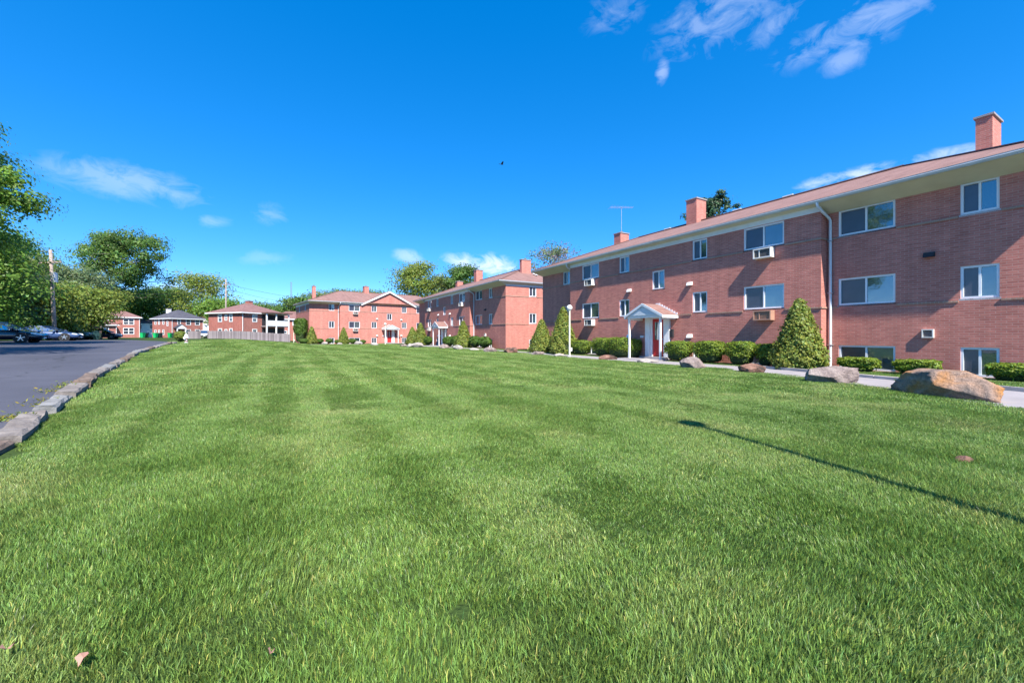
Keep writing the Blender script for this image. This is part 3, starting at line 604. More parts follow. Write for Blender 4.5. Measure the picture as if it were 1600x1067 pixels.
def entrance(b):
    xc = -7.73
    d = MB(); d.box(-8.12, -7.36, .045, .09, .16, 2.2); door = d.build('door', M['red'], b)
    m = MB(); m.box(-7.98, -7.5, .03, .044, 1.05, 2.02); m.build('door_window', M['pane'], door)
    for x0, x1, za, zb in ((-8.02, -7.98, 1.01, 2.06), (-7.5, -7.46, 1.01, 2.06), (-7.98, -7.5, 1.01, 1.05), (-7.98, -7.5, 2.02, 2.06)):
        m = MB(); m.box(x0, x1, .02, .044, za, zb); m.build('moulding', M['red'], door)
    m = MB(); m.box(-7.76, -7.71, .022, .03, 1.05, 2.02); m.build('muntin', M['white'], door)
    m = MB(); m.lathe([(0, -.07), (.03, -.065), (.035, -.04), (.015, -.03), (.015, 0)], 10, (-7.42, .045, 1.08), 'y'); m.build('handle', M['metal'], door)
    for x0, x1 in ((-8.54, -8.22), (-7.24, -6.92)):
        m = MB(); m.box(x0, x1, -.12, .08, .06, 2.32); m.build('pilaster', M['white'], b)
    m = MB(); m.box(-8.22, -7.24, -.05, .1, 2.2, 2.32); m.box(-8.22, -8.12, -.03, .1, .1, 2.2); m.box(-7.36, -7.24, -.03, .1, .1, 2.2); m.build('door_frame', M['white'], b)
    m = MB(); m.box(-8.6, -6.86, -.5, -.122, -.1, .13); m.build('doorstep', M['concrete'], b)
    m = MB(); m.box(-9.1, -6.4, -1.7, -.52, -.3, .045); m.build('entrance_pad', M['concrete'], b)
    # pitched canopy on two posts
    hw, zf, zrg, yf = 1.28, 2.34, 2.98, -1.22
    m = MB(); t = .07
    for sg in (-1, 1):
        a0 = (xc, yf, zrg); a1 = (xc + sg * hw, yf, zf); b0 = (xc, -.0, zrg); b1 = (xc + sg * hw, -.0, zf)
        dn = lambda p: (p[0], p[1], p[2] - t)
        q = [(a0, a1, b1, b0), (dn(a0), dn(b0), dn(b1), dn(a1)), (a1, dn(a1), dn(b1), b1), (a0, dn(a0), dn(a1), a1)]
        for f in q:
            f = f if sg < 0 else f[::-1]
            m.quad(*f, uv=[(p[1], (p[0] - xc) * 1.1) for p in f])
    can = m.build('canopy_roof', M['shingle'], b)
    m = MB(); m.poly([(xc - hw + .12, yf + .05, zf - .03), (xc + hw - .12, yf + .05, zf - .03), (xc, yf + .05, zrg - .09)]); m.build('gable_panel', M['trim'], can)
    for k in range(5):
        z = zf + .03 + k * .1; hx = (hw - .14) * (1 - (z - zf + .06) / (zrg - zf))
        if hx > .1: q = MB(); q.box(xc - hx, xc + hx, yf + .02, yf + .048, z, z + .085); q.build('siding_board', M['trim'], can)
    for sg in (-1, 1):
        m = MB(); m.bar((xc, yf - .015, zrg - .05), (xc + sg * (hw + .02), yf - .015, zf - .05), .035, .12); m.build('rake_board', M['trim'], can)
        m = MB(); m.box(min(xc + sg * hw, xc + sg * (hw + .03)), max(xc + sg * hw, xc + sg * (hw + .03)), yf, -.01, zf - .15, zf - .005); m.build('fascia_board', M['white'], can)
        m = MB(); m.box(xc + sg * (hw - .22) - .045, xc + sg * (hw - .22) + .045, yf + .1, yf + .19, .04, zf - .1); m.build('post', M['white'], b)
        m = MB(); m.box(min(xc + sg * (hw - .2), xc + sg * (hw - .12)), max(xc + sg * (hw - .2), xc + sg * (hw - .12)), yf + .21, 0, zf - .22, zf - .08); m.build('beam', M['white'], can)
        # stepped flashing where the canopy meets the wall
        for k in range(8):
            f0 = (k + .1) / 8; x = xc + sg * hw * f0; z = zrg - (zrg - zf) * f0
            q = MB(); q.box(min(x, x + sg * .13), max(x, x + sg * .13), -.025, -.002, z - .07, z + .07); q.build('flashing', M['white'], can)
    m = MB(); m.box(xc - hw + .12, xc + hw - .12, yf + .08, yf + .22, zf - .12, zf - .02); m.build('beam', M['white'], can)
    m = MB(); m.box(xc - hw + .2, xc + hw - .2, yf + .22, -.01, zf - .05, zf - .03); m.build('ceiling', M['white'], can)
    m = MB(); m.box(-6.86, -6.7, -.11, 0, 1.2, 1.62); m.build('mailbox', M['dark'], b)
    m = MB(); m.box(-8.92, -8.7, -.1, 0, 1.16, 1.28); m.build('wall_light', M['trim'], b)

E_ANG = math.atan2(-0.86691, 0.49847)
P1 = np.array([11.84, 15.69])
B1 = apartment('apartment_building', 'nearest long red-brick apartment building filling the right side, its red door under a white porch', P1, E_ANG, 0, 6.3, 4.2, 1)
B2 = apartment('apartment_building', 'middle red-brick apartment building standing just beyond the nearest one, hipped end wall in sun', P1 + U * 32.9, E_ANG, 0, 7.1, 4.2, 2)
B3P = B3C + B3D * (4.19 + FW)
B3 = apartment('apartment_building', 'far red-brick apartment building with a wide front gable closing the end of the lawn', B3P, math.atan2(.606, .796), 0, 5.0, 4.19, 3, gable=True, chims=((-17.6, 7.5, .5, .5, 9.3), (-9.8, 5.5, .75, .9, 9.6)), vents=False)

# ------------------------------------------------------------------ houses beyond the lawn
def house(label, c, ang, w, d, z, eave, peak, roofmat, wallmat, wins, ridge=.25, extra=None, chim=None, side=None):
    h = empty('house', (c[0], c[1], z), ang, label, 'house')
    rnd = random.Random(int(c[0] * 10))
    fr = [(x, x + ww, za, za + hh) for x, ww, za, hh in wins]
    wall(h, 'wall', (-w / 2, -d / 2, 0), 0, 0, w, -1, eave, fr, wallmat)
    sd = [(x, x + ww, za, za + hh) for x, ww, za, hh in (side or [])]
    wall(h, 'wall', (-w / 2, d / 2, 0), R(-90), 0, d, -1, eave, sd, wallmat); wall(h, 'wall', (w / 2, -d / 2, 0), R(90), 0, d, -1, eave, [], wallmat); wall(h, 'wall', (w / 2, d / 2, 0), R(180), 0, w, -1, eave, [], wallmat)
    for hs, org, rz in ((fr, (-w / 2, -d / 2 + .04, 0), 0), (sd, (-w / 2 + .04, d / 2, 0), R(-90))):
        for x0, x1, a, b in hs:
            ww, hh = x1 - x0, b - a; t = .12; f = MB(); f.box(0, t, -.08, .06, 0, hh); f.box(ww - t, ww, -.08, .06, 0, hh); f.box(t, ww - t, -.08, .06, 0, t); f.box(t, ww - t, -.08, .06, hh - t, hh); f.box(t, ww - t, -.06, .04, hh / 2 - .05, hh / 2 + .05)
            if ww > 1.5: f.box(ww / 2 - .08, ww / 2 + .08, -.06, .04, t, hh - t)
            o = f.build('window', M['white'], h, (org[0] + math.cos(rz) * x0, org[1] + math.sin(rz) * x0, a), rz)
            p = MB(); p.box(t, ww - t, .0, .02, t, hh - t); p.build('pane', M['pane_far'], o)
    o = .45; X, Y = w / 2 + o, d / 2 + o; rl = max(0, (w - d) / 2) + ridge; m = MB(); ze = eave + .02
    sl = math.hypot(Y, peak - ze)
    m.poly([(-X, -Y, ze), (X, -Y, ze), (rl, 0, peak), (-rl, 0, peak)], uv=[(-X, 0), (X, 0), (rl, sl), (-rl, sl)]); m.poly([(X, Y, ze), (-X, Y, ze), (-rl, 0, peak), (rl, 0, peak)], uv=[(X, 0), (-X, 0), (-rl, sl), (rl, sl)])
    m.poly([(X, -Y, ze), (X, Y, ze), (rl, 0, peak)], uv=[(-Y, 0), (Y, 0), (0, sl)]); m.poly([(-X, Y, ze), (-X, -Y, ze), (-rl, 0, peak)], uv=[(Y, 0), (-Y, 0), (0, sl)])
    rf = m.build('roof', roofmat, h)
    f = MB(); f.box(-X, X, -Y, -Y + .05, ze - .2, ze - .005); f.box(-X, X, Y - .05, Y, ze - .2, ze - .005); f.box(-X, -X + .05, -Y + .05, Y - .05, ze - .2, ze - .005); f.box(X - .05, X, -Y + .05, Y - .05, ze - .2, ze - .005); f.build('fascia', M['white'], h)
    s = MB(); s.box(-X + .05, X - .05, -Y + .05, Y - .05, ze - .12, ze - .1); s.build('soffit', M['white'], h)
    for x in (-w / 2 + .1, w / 2 - .1):
        q = MB(); q.tube([(x, -d / 2 - .07, eave - .1), (x, -d / 2 - .07, 0)], .06, 6); q.build('downspout', M['white'], h)
    if chim:
        cx, cy, cw, ct, mt = chim; q = MB(); q.box(cx - cw / 2, cx + cw / 2, cy - cw / 2, cy + cw / 2, eave, ct); q.build('chimney', mt, rf)
        q = MB(); q.box(cx - cw / 2 - .08, cx + cw / 2 + .08, cy - cw / 2 - .08, cy + cw / 2 + .08, ct, ct + .12); q.build('chimney_cap', M['concrete'], rf)
    if extra: extra(h, w, d)
    return h
def porch(x, ww, zt, depth=1.6, rm='shingle_brown'):
    def f(h, w, d):
        y = -d / 2; p = MB(); p.poly([(x - ww / 2 - .2, y - depth, zt), (x + ww / 2 + .2, y - depth, zt), (x, y - depth, zt + .9)]); p.build('porch_gable', M['white'], h)
        r = MB()
        for s in (-1, 1): r.quad((x, y - depth - .1, zt + 1.0), (x + s * (ww / 2 + .35), y - depth - .1, zt - .02), (x + s * (ww / 2 + .35), y, zt - .02), (x, y, zt + 1.0))
        r.build('porch_roof', M[rm], h)
        q = MB(); q.box(x - ww / 2 - .2, x + ww / 2 + .2, y - depth, y - depth + .12, zt - .22, zt - .005); q.build('porch_beam', M['white'], h)
        for s in (-1, 1): q = MB(); q.box(x + s * ww / 2 - .1, x + s * ww / 2 + .1, y - depth + .02, y - depth + .2, 0, zt - .22); q.build('porch_post', M['white'], h)
        q = MB(); q.box(x - .5, x + .5, y - .06, y + .02, .1, 2.2); q.build('door', M['dark'], h)
        q = MB(); q.box(x - ww / 2 - .2, x + ww / 2 + .2, y - depth, y, -.3, .12); q.build('porch_floor', M['concrete'], h)
    return f
def balcony(h, w, d):
    y = -d / 2; x0, x1 = w / 2 - 5.2, w / 2 - .1
    for z in (0, 2.6):
        q = MB(); q.box(x0, x1, y - 1.4, y - .01, z + .0, z + .15); q.build('balcony_floor', M['concrete'], h)
        q = MB(); q.box(x0, x1, y - 1.46, y - 1.38, z + .15, z + 1.2); q.box(x1 - .08, x1, y - 1.38, y - .02, z + .15, z + 1.2); q.build('balcony_parapet', M['white'], h)
        q = MB(); q.box(x0 + .2, x1 - .2, y - .03, y + .02, z + .2, z + 2.3); q.build('patio_door', M['dark'], h)
    for x in (x0 + .1, (x0 + x1) / 2 - .4, x1 - .1):
        q = MB(); q.box(x - .1, x + .1, y - 1.5, y - 1.3, 0, 5.1); q.build('balcony_post', M['white'], h)
    q = MB(); q.box(x0 - .3, w / 2 + .45, y - 1.8, y - .44, 5.22, 5.4); q.build('balcony_roof', M['shingle_brown'], h)
def corner_house(label, px, dist, ang, w, d, *a, **k):     # the corner nearest the viewer stands at (px, dist)
    x, y = atd(px, dist); cx = x + math.cos(ang) * w / 2 - math.sin(ang) * d / 2; cy = y + math.sin(ang) * w / 2 + math.cos(ang) * d / 2
    return house(label, (cx, cy), ang, w, d, *a, **k)
corner_house('two-storey brick house with brown hip roof and white balconies behind the wooden fence', 378, 75, R(70), 9.0, 8.9, .35, 5.2, 7.2, M['shingle_brown'], M['brick_far'],
    [(2.0, 1.0, 3.45, 1.4), (2.0, 1.0, .75, 1.4)], .5, balcony, (.6, .4, .9, 7.7, M['brick_far']), side=[(2.6, 1.1, 3.45, 1.5), (4.4, .7, 3.7, 1.1), (5.6, .9, 3.45, 1.5), (2.6, 1.1, .75, 1.5), (4.4, .7, 1.0, 1.1), (5.6, .9, .75, 1.5)])
corner_house('brick house with blue-grey hip roof behind the green bins', 268, 105, R(68), 7.6, 8.2, .7, 5.0, 7.4, M['shingle_dark'], M['brick_far'],
    [(1.3, .8, 3.4, 1.3), (3.3, 1.2, 3.3, 1.5), (5.5, 1.2, 3.3, 1.5), (3.3, 1.2, .7, 1.5), (5.5, 1.2, .7, 1.5)], .3, porch(-2.2, 1.9, 2.5, 1.3, 'shingle_dark'), (-1.4, 1.6, .8, 7.6, M['siding']),
    side=[(1.0, .8, 3.4, 1.4), (2.6, .7, 3.4, 1.4), (4.4, .8, 3.4, 1.4), (6.2, .7, 3.0, 1.3), (1.0, .8, .7, 1.4), (2.6, .7, .7, 1.4), (4.4, .8, .7, 1.4)])
c = atd(189, 107); house('small brick house with a white gabled porch seen past the parked cars', c, R(41), 7.5, 7, .75, 5.2, 6.9, M['shingle_brown'], M['brick_far'],
    [(.8, .9, 3.6, 1.2), (4.3, 2.1, 3.3, 1.4), (4.3, 2.1, .8, 1.7)], .5, porch(-1.6, 1.8, 2.5))
c = atd(462, 100); house('brick house with brown roof half hidden behind the far lamp post', c, R(26), 11, 9, .4, 4.7, 6.7, M['shingle_brown'], M['brick_far'],
    [(1.2, .9, 3.2, 1.2), (3.0, .9, 3.2, 1.2), (5.0, .9, 3.2, 1.2), (1.2, .9, .8, 1.2), (3.0, .9, .8, 1.2)], 1.0, None, (2.5, 0, .8, 7.2, M['brick_far']))
c = atd(316, 122); house('white-sided house in the gap between two brick houses', c, R(36), 5, 7, .7, 4.8, 6.6, M['shingle_brown'], M['siding'], [(1.9, .9, 3.0, 1.4), (1.9, .9, .6, 1.4)])
c = atd(229, 128); house('pale house glimpsed left of the blue-grey roofed house', c, R(40), 6, 7, .7, 4.2, 6.0, M['shingle_dark'], M['siding'], [(1.2, .9, 2.6, 1.2), (3.8, .9, 2.6, 1.2)])
c = atd(145, 92); house('low brick house with dark brown roof behind the parked cars', c, R(58), 6, 8, .75, 2.9, 5.0, M['shingle_brown'], M['brick_far'], [(1.0, 1.1, 1.0, 1.2), (3.6, 1.1, 1.0, 1.2)], .5)

# ------------------------------------------------------------------ fence
def fence():
    a = np.array(atd(294, 73.5)); b = np.array(atd(453, 70.5)); L_ = np.hypot(*(b - a)); ang = math.atan2(b[1] - a[1], b[0] - a[0])
    f = empty('wooden_fence', (a[0], a[1], 0), ang, 'weathered grey board fence at the far end of the lawn', 'fence'); rnd = random.Random(7)
    bm = MB(); bm.box(0, .142, -.012, .012, 0, 1.42); me = bm.mesh('board', M['board'])
    d = (b - a) / L_; gap = (2.45, 3.9)
    x = 0
    while x < L_:
        if not (gap[0] < x < gap[1]):
            p = a + d * x; o = link('board', me, f, (x, rnd.uniform(-.008, .008), tz(*p) - .05 + rnd.uniform(-.04, .04))); o.rotation_euler.y = rnd.uniform(-.012, .012); o.rotation_euler.z = rnd.uniform(-.03, .03)
        x += .153
    for x in np.arange(0, L_ + .1, 2.4):
        p = a + d * x; m = MB(); m.box(-.05, .05, -.115, -.015, -.3, 1.36); m.build('post', M['board'], f, (x, 0.14, tz(*p)))
    for x0, x1 in ((0, gap[0]), (gap[1], L_)):
        for z in (.35, 1.2):
            pa = a + d * x0; pb = a + d * x1; m = MB(); m.bar((x0, .035, tz(*pa) + z), (x1, .035, tz(*pb) + z), .04, .09); m.build('rail', M['board'], f)
fence()

# ------------------------------------------------------------------ lamp posts
def lamp(label, x, y, h, z=None):
    z = tz(x, y) if z is None else z
    o = empty('lamp_post', (x, y, z), 0, label, 'lamp post', 'white globe lamp posts')
    m = MB(); m.lathe([(.0, 0), (.075, 0), (.075, .05), (.052, .09), (.048, h - .32), (.075, h - .3), (.08, h - .24), (.0, h - .24)], 12); m.build('post', M['cream'], o, smooth=False)
    r = .17; m = MB(); m.lathe([(max(r * math.sin(a), .001), h - .1 - r * math.cos(a)) for a in np.linspace(.0, math.pi, 14)], 18); m.build('globe', M['globe'], o, smooth=True)
    m = MB(); m.box(.05, .15, -.03, .03, .35, .55); m.build('service_box', M['white'], o)
x, y = at(890, 557.5); lamp('white globe lamp post in front of the nearest brick building', x, y, 3.05, 0)
x, y = atd(459, 63); lamp('white globe lamp post at the end of the wooden fence', x, y, 2.85)
x, y = atd(602, 57); lamp('white globe lamp post beside the porch of the gabled far building', x, y, 2.95)
lamp('tall globe lamp post just right of the view, its shadow across the lawn', 3.6, 2.3, 4.3)

# ------------------------------------------------------------------ boulders
def boulder(label, x, y, l, wd, h, rz, seed, mat, tilt=0.0, z=None, facets=9, sink=.12, planes=()):
    rnd = np.random.default_rng(seed)
    import bmesh
    bm = bmesh.new(); bmesh.ops.create_icosphere(bm, subdivisions=5, radius=1.0)
    V = np.array([v.co[:] for v in bm.verts]); F = np.array([[v.index for v in f.verts] for f in bm.faces]); bm.free()
    V *= ((np.abs(V) ** 5).sum(1) ** (-.2))[:, None]
    for n, d in planes:
        n = np.array(n, float); n /= np.linalg.norm(n); V -= np.clip(V @ n - d, 0, None)[:, None] * n
    for k in range(facets * 2):
        zz = 1 - 1.5 * (k + .5) / (facets * 2); an = k * 2.39996 + seed; rr_ = math.sqrt(max(0, 1 - zz * zz)); n = np.array([rr_ * math.cos(an), rr_ * math.sin(an), zz]) + rnd.normal(0, .22, 3); n /= np.linalg.norm(n)
        d = rnd.uniform(.62, .88) if not len(planes) else rnd.uniform(.82, 1.05)
        V -= np.clip(V @ n - d, 0, None)[:, None] * n
    for fr, am in ((4.7, .012), (10, .012), (21, .009)):
        ph = rnd.uniform(0, 6, 9); q = V * fr
        f_ = np.sin(q[:, 0] + ph[0] + 1.3 * np.sin(q[:, 1] + ph[3])) + np.sin(q[:, 1] + ph[1] + 1.7 * np.sin(q[:, 2] + ph[4])) + np.sin(q[:, 2] + ph[2] + 1.1 * np.sin(q[:, 0] + ph[5]))
        V = V * (1 + am * (1 - 2 * np.abs(np.sin(f_ * 1.2))))[:, None]
    V -= (V.max(0) + V.min(0)) / 2; V /= (V.max(0) - V.min(0)) / 2
    V *= np.array([l / 2, wd / 2, (h + sink) / 2]); V[:, 2] += (h + sink) / 2 - sink
    me = np_mesh('boulder', V, [F]); me.materials.append(mat)
    z = tz(x, y) if z is None else z
    o = link('boulder', me, None, (x, y, z), rz); o.rotation_euler.y = tilt
    return tag(o, label, 'boulder', 'boulders along the driveway edge')
RK_A = rockmat('sandstone_orange', (.17, .14, .125), (.36, .24, .18), (.44, .2, .065), 4.1); RK_B = rockmat('sandstone_pink', (.19, .15, .14), (.28, .22, .2), (.33, .275, .25), 8.0)
RK_C = rockmat('rust_stone', (.06, .045, .04), (.24, .13, .095), (.31, .19, .15), 5.0); RK_D = rockmat('pale_stone', (.27, .24, .22), (.36, .32, .29), (.42, .38, .35), 11.0)
boulder('largest boulder, flat-topped with orange stain, at the lawn edge on the right', 9.12, 8.62, 1.85, .95, .57, R(93), 11, RK_A, z=0.0, facets=6, planes=(((.05, .05, 1), .82), ((.2, .94, .12), .68), ((-.82, .5, .3), .5), ((-.6, -.3, .5), .8), ((.95, .2, .3), .85), ((-.6, .75, -.3), .62)))
x, y = at(1303, 599); boulder('big pale pinkish boulder between the largest one and the tan two-tone rock', x + .1, y + .2, 1.3, .8, .46, R(-15), 5, RK_B, z=0.0)
x, y = at(1176, 583); boulder('two-tone dark and rusty rock in front of the tall conical shrub', x, y, .85, .55, .34, R(-20), 9, RK_C, z=0.0)
x, y = at(1082, 576); boulder('pointed triangular rock right of the porch', x, y, .95, .6, .46, R(-25), 21, RK_B, z=0.0, facets=8)
x, y = at(1012, 566.5); boulder('low flat pale stone in front of the nearest porch', x, y, 1.0, .6, .2, R(-20), 14, RK_D, z=0.0)
x, y = at(950, 562.0); boulder('rusty brown rock left of the nearest porch posts', x, y, 1.0, .6, .27, R(-10), 32, RK_C, z=0.0)
x, y = at(874, 557.0); boulder('grey stone just left of the nearest lamp post', x, y, .7, .5, .2, R(10), 8, RK_D, z=0.0)
x, y = at(840, 554.5); boulder('dark and pale stone near the corner gap between the two long buildings', x, y, .9, .55, .24, R(-10), 17, RK_B, z=0.0)
x, y = at(797, 551.5); boulder('reddish rock before the sunlit corner of the middle building', x, y, 1.25, .7, .42, R(-30), 23, RK_C, z=0.0)
for px, py, l, h, sd, mt, lb in ((766, 550, 1.1, .38, 41, RK_B, 'tan rock before the shaded wing of the middle building'), (741, 547.5, .9, .22, 42, RK_D, 'flat white stone before the middle building downspout'),
        (715, 546, 1.0, .42, 43, RK_D, 'white rounded rock before the conical shrub of the middle building'), (694, 544.5, 1.25, .42, 44, RK_B, 'tan humped rock right of the middle building porch'),
        (653, 543, 1.5, .55, 45, RK_D, 'large white rock at the bend by the far building corner'), (641, 542.5, .9, .42, 46, RK_D, 'small white rock left of the large white one at the bend'), (630, 541.5, .9, .3, 47, RK_B, 'low tan rock right of the gabled building porch'),
        (585, 539.5, 1.2, .3, 48, RK_D, 'flat pale rock left of the gabled building porch'), (560, 538.5, 1.3, .5, 49, RK_D, 'white rock below the wide windows of the gabled building'), (531, 538.5, .9, .3, 50, RK_D, 'small pale rock by the conical shrub of the gabled building'), (508, 538, 1.0, .35, 51, RK_D, 'pale rock near the left corner of the gabled building')):
    x, y = at(px, py); boulder(lb, x, y, l, l * .6, h, R(-20), sd, mt, z=tz(x, y) * .6)
x, y = at(1505, 722); boulder('small flat brown stone lying in the lawn on the right', x, y, .2, .13, .07, .4, 61, RK_C, sink=.03)['group'] = 'loose stones'

# ------------------------------------------------------------------ foliage helpers
def leaf_quads(C, nrm, size, rnd, asp=.62):
    n = len(C); nrm = nrm / (np.linalg.norm(nrm, axis=1, keepdims=True) + 1e-9)
    r = rnd.normal(size=(n, 3)); a = np.cross(nrm, r); a /= (np.linalg.norm(a, axis=1, keepdims=True) + 1e-9); b = np.cross(nrm, a)
    s = (size * rnd.uniform(.6, 1.35, n))[:, None]
    V = np.stack([C - a * s, C - b * s * asp + nrm * s * .15, C + a * s, C + b * s * asp + nrm * s * .15], 1).reshape(-1, 3)
    F = np.arange(4 * n).reshape(n, 4); return V, F
def leaf_col(n, rnd, var=.35, warm=.12):
    k = rnd.uniform(1 - var, 1 + var, n); w = rnd.normal(0, warm, n)
    return np.repeat(np.stack([k * (1 + w), k, k * (1 - w * .5)], -1), 4, 0)

def shrub(name, label, cat, group, x, y, z, shape, w, d, h, rz, mat, n, size, seed):
    rnd = np.random.default_rng(seed); g = empty(name, (x, y, z), rz, label, cat, group)
    ph = rnd.uniform(0, 6.28, 8)
    def lump(a, t): return 1 + .07 * np.sin(3 * a + ph[0] + 5 * t) + .07 * np.sin(5 * a + ph[1] - 11 * t) + .05 * np.sin(9 * a + 23 * t + ph[2]) + .04 * np.sin(14 * a - 31 * t + ph[3])
    if shape == 'cone':
        t = rnd.uniform(0, 1, n) ** 1.35; a = rnd.uniform(0, 6.283, n)
        def prof(t): return np.where(t < .12, .82 + 1.5 * t, 1.0 * np.clip((1 - (t - .12) / .88), 0, 1) ** .78 + .015)
        rr = prof(t) * lump(a, t) * (1 - np.abs(rnd.normal(0, .09, n))) + rnd.normal(0, .05, n)
        C = np.stack([np.cos(a) * rr * w / 2, np.sin(a) * rr * d / 2, t * h + .02], -1); nr = np.stack([np.cos(a), np.sin(a), np.full(n, .55)], -1)
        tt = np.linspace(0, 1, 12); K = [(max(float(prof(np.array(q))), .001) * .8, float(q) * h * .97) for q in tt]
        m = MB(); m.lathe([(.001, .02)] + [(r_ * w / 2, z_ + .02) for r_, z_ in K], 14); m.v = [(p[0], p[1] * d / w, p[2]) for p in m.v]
    else:
        # rounded box: sample directions, map through a superellipsoid
        q = rnd.normal(size=(n, 3)); q[:, 2] = np.abs(q[:, 2]) * 1.1 - .35 * rnd.random(n); q /= np.linalg.norm(q, axis=1, keepdims=True)
        p_ = 5.0 if shape == 'box' else 2.4
        k = (np.abs(q) ** p_).sum(1) ** (-1 / p_); a = np.arctan2(q[:, 1], q[:, 0]); k = k * lump(a, q[:, 2]) ** .6 * (1 - np.abs(rnd.normal(0, .06, n)))
        C = q * k[:, None] * np.array([w / 2, d / 2, h / 2]); C[:, 2] += h / 2; taper = .86 + .14 * np.clip(C[:, 2] / h, 0, 1); C[:, :2] *= taper[:, None]
        nr = q * np.array([1 / w, 1 / d, 1 / h]); m = MB()
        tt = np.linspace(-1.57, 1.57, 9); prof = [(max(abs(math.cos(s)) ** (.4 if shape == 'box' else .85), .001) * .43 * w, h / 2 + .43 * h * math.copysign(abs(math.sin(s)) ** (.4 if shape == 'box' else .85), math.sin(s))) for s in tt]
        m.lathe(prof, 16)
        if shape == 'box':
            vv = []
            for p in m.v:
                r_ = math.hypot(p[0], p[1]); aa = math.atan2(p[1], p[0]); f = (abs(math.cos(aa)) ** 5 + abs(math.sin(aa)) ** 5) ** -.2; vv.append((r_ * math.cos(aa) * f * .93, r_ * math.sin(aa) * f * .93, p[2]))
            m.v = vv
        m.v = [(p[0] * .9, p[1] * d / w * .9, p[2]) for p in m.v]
    nr = nr + rnd.normal(0, .55, nr.shape) * np.linalg.norm(nr, axis=1, keepdims=True)
    V, F = leaf_quads(C, nr, size, rnd); col = leaf_col(n, rnd, .42, .14)
    me = np_mesh('foliage', V, [F], False, col); me.materials.append(mat); link('foliage', me, g)
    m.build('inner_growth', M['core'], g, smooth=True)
    s = MB(); s.tube([(0, 0, -.1), (0, 0, h * .4)], [.05, .03], 6); s.build('stem', M['bark'], g)
    return g
def b1(xl, yl): return (P1[0] + .49847 * xl + .86691 * yl, P1[1] - .86691 * xl + .49847 * yl)
def b2(xl, yl): p = b1(xl, yl); return (p[0] + U[0] * 32.9, p[1] + U[1] * 32.9)
def b3(xl, yl): p = B3P + B3D * xl + B3N * yl; return (float(p[0]), float(p[1]))
def on_front(px, yl):             # local x on building one for a photo column, yl metres before the wall
    o = np.array(b1(0, yl)); a = (px - 800) / 640; return float((a * o[1] - o[0]) / (.49847 + .86691 * a))
GH = 'clipped hedge bushes below the windows'; GC = 'conical evergreen shrubs'
E1 = E_ANG
def hedge1(px0, px1, yl, h, label, n, seed, shape='box', d=.95):
    xa = on_front(px0, yl); xb = on_front(px1, yl); x, y = b1((xa + xb) / 2, yl)
    shrub('hedge_bush', label, 'bush', GH, x, y, 0, shape, abs(xb - xa), d, h, E1, M['box_'], n, .032, seed)
hedge1(1043, 1079, -.85, .98, 'boxy hedge bush directly right of the nearest porch', 5200, 1)
hedge1(1088, 1131, -.8, 1.0, 'wide boxy hedge bush, second right of the nearest porch', 5600, 2)
hedge1(1139, 1179, -.8, 1.0, 'squarish hedge bush, third right of the nearest porch', 5600, 3)
hedge1(1186, 1218, -.55, .92, 'shaded hedge bush tucked behind the tall conical shrub', 4200, 4)
hedge1(894, 922, -.75, .95, 'hedge bush right behind the nearest lamp post', 3800, 5)
hedge1(930, 958, -.8, 1.12, 'taller hedge bush left of the nearest porch, farther of the touching pair', 4200, 6)
hedge1(951, 985, -1.0, 1.15, 'taller hedge bush left of the nearest porch, nearer of the touching pair', 4600, 7)
hedge1(984, 997, -.5, 1.05, 'shaded hedge bush behind the left porch post', 2600, 8)
def hedge1w(px0, px1, yl, h, label, n, seed, d=.8):
    xa = on_front(px0, yl); xb = on_front(px1, yl); x, y = b1((xa + xb) / 2, yl)
    shrub('hedge_bush', label, 'bush', GH, x, y, 0, 'box', abs(xb - xa), d, h, E1, M['box_'], n, .034, seed)
hedge1w(1312, 1373, -.25, .5, 'low clipped bush covering half of the wide basement window', 5200, 11)
hedge1w(1399, 1470, -.3, .5, 'low long clipped bush behind the largest boulder', 5600, 12)
hedge1w(1541, 1640, -.35, .5, 'low dark clipped bush at the right picture edge', 5600, 13)
def cone(px, yl, w, h, label, n, seed, size=.04):
    x, y = b1(on_front(px, yl), yl); shrub('conical_shrub', label, 'shrub', GC, x, y, 0, 'cone', w, w, h, 0, M['arbor'], n, size, seed)
cone(1249, -1.15, 1.75, 2.62, 'tall conical evergreen at the corner by the white downspout of the nearest building', 13000, 21, .052)
cone(880, -1.1, 1.9, 3.2, 'tall conical evergreen directly behind the nearest lamp post', 7500, 22, .06)
cone(846, -.9, 1.75, 2.45, 'conical evergreen at the far corner of the nearest building', 6500, 23, .06)
# in front of the middle building
def cone2(px, dist, w, h, label, seed, n=4200, size=.085):
    x, y = atd(px, dist); shrub('conical_shrub', label, 'shrub', GC, x, y, tz(x, y), 'cone', w, w, h, 0, M['arbor'], n, size, seed)
cone2(724, 42.8, 1.75, 2.75, 'conical evergreen beside the downspout of the middle building', 31)
cone2(657, 54.5, 2.0, 2.9, 'conical evergreen at the far end of the middle building, right of a touching pair', 32)
cone2(644, 56.5, 1.7, 2.4, 'conical evergreen at the far end of the middle building, left of a touching pair', 33)
for px, dist, w, h, lb, sd in ((701, 45.5, 2.4, 1.15, 'long low bush right of the middle building porch', 41), (713, 44.2, 1.6, 1.2, 'low bush tucked left of the middle building conical evergreen', 42), (742, 41.4, 1.9, 1.2, 'low bush right of the middle building conical evergreen', 43), (757, 40.2, 2.2, 1.1, 'low bush under the narrow basement window of the middle building', 44), (669, 52.5, 1.7, 1.1, 'low bush left of the middle building porch', 45)):
    x, y = atd(px, dist); shrub('hedge_bush', lb, 'bush', GH, x, y, 0, 'round', w, 1.1, h, E1, M['cyp'], 2600, .07, sd)
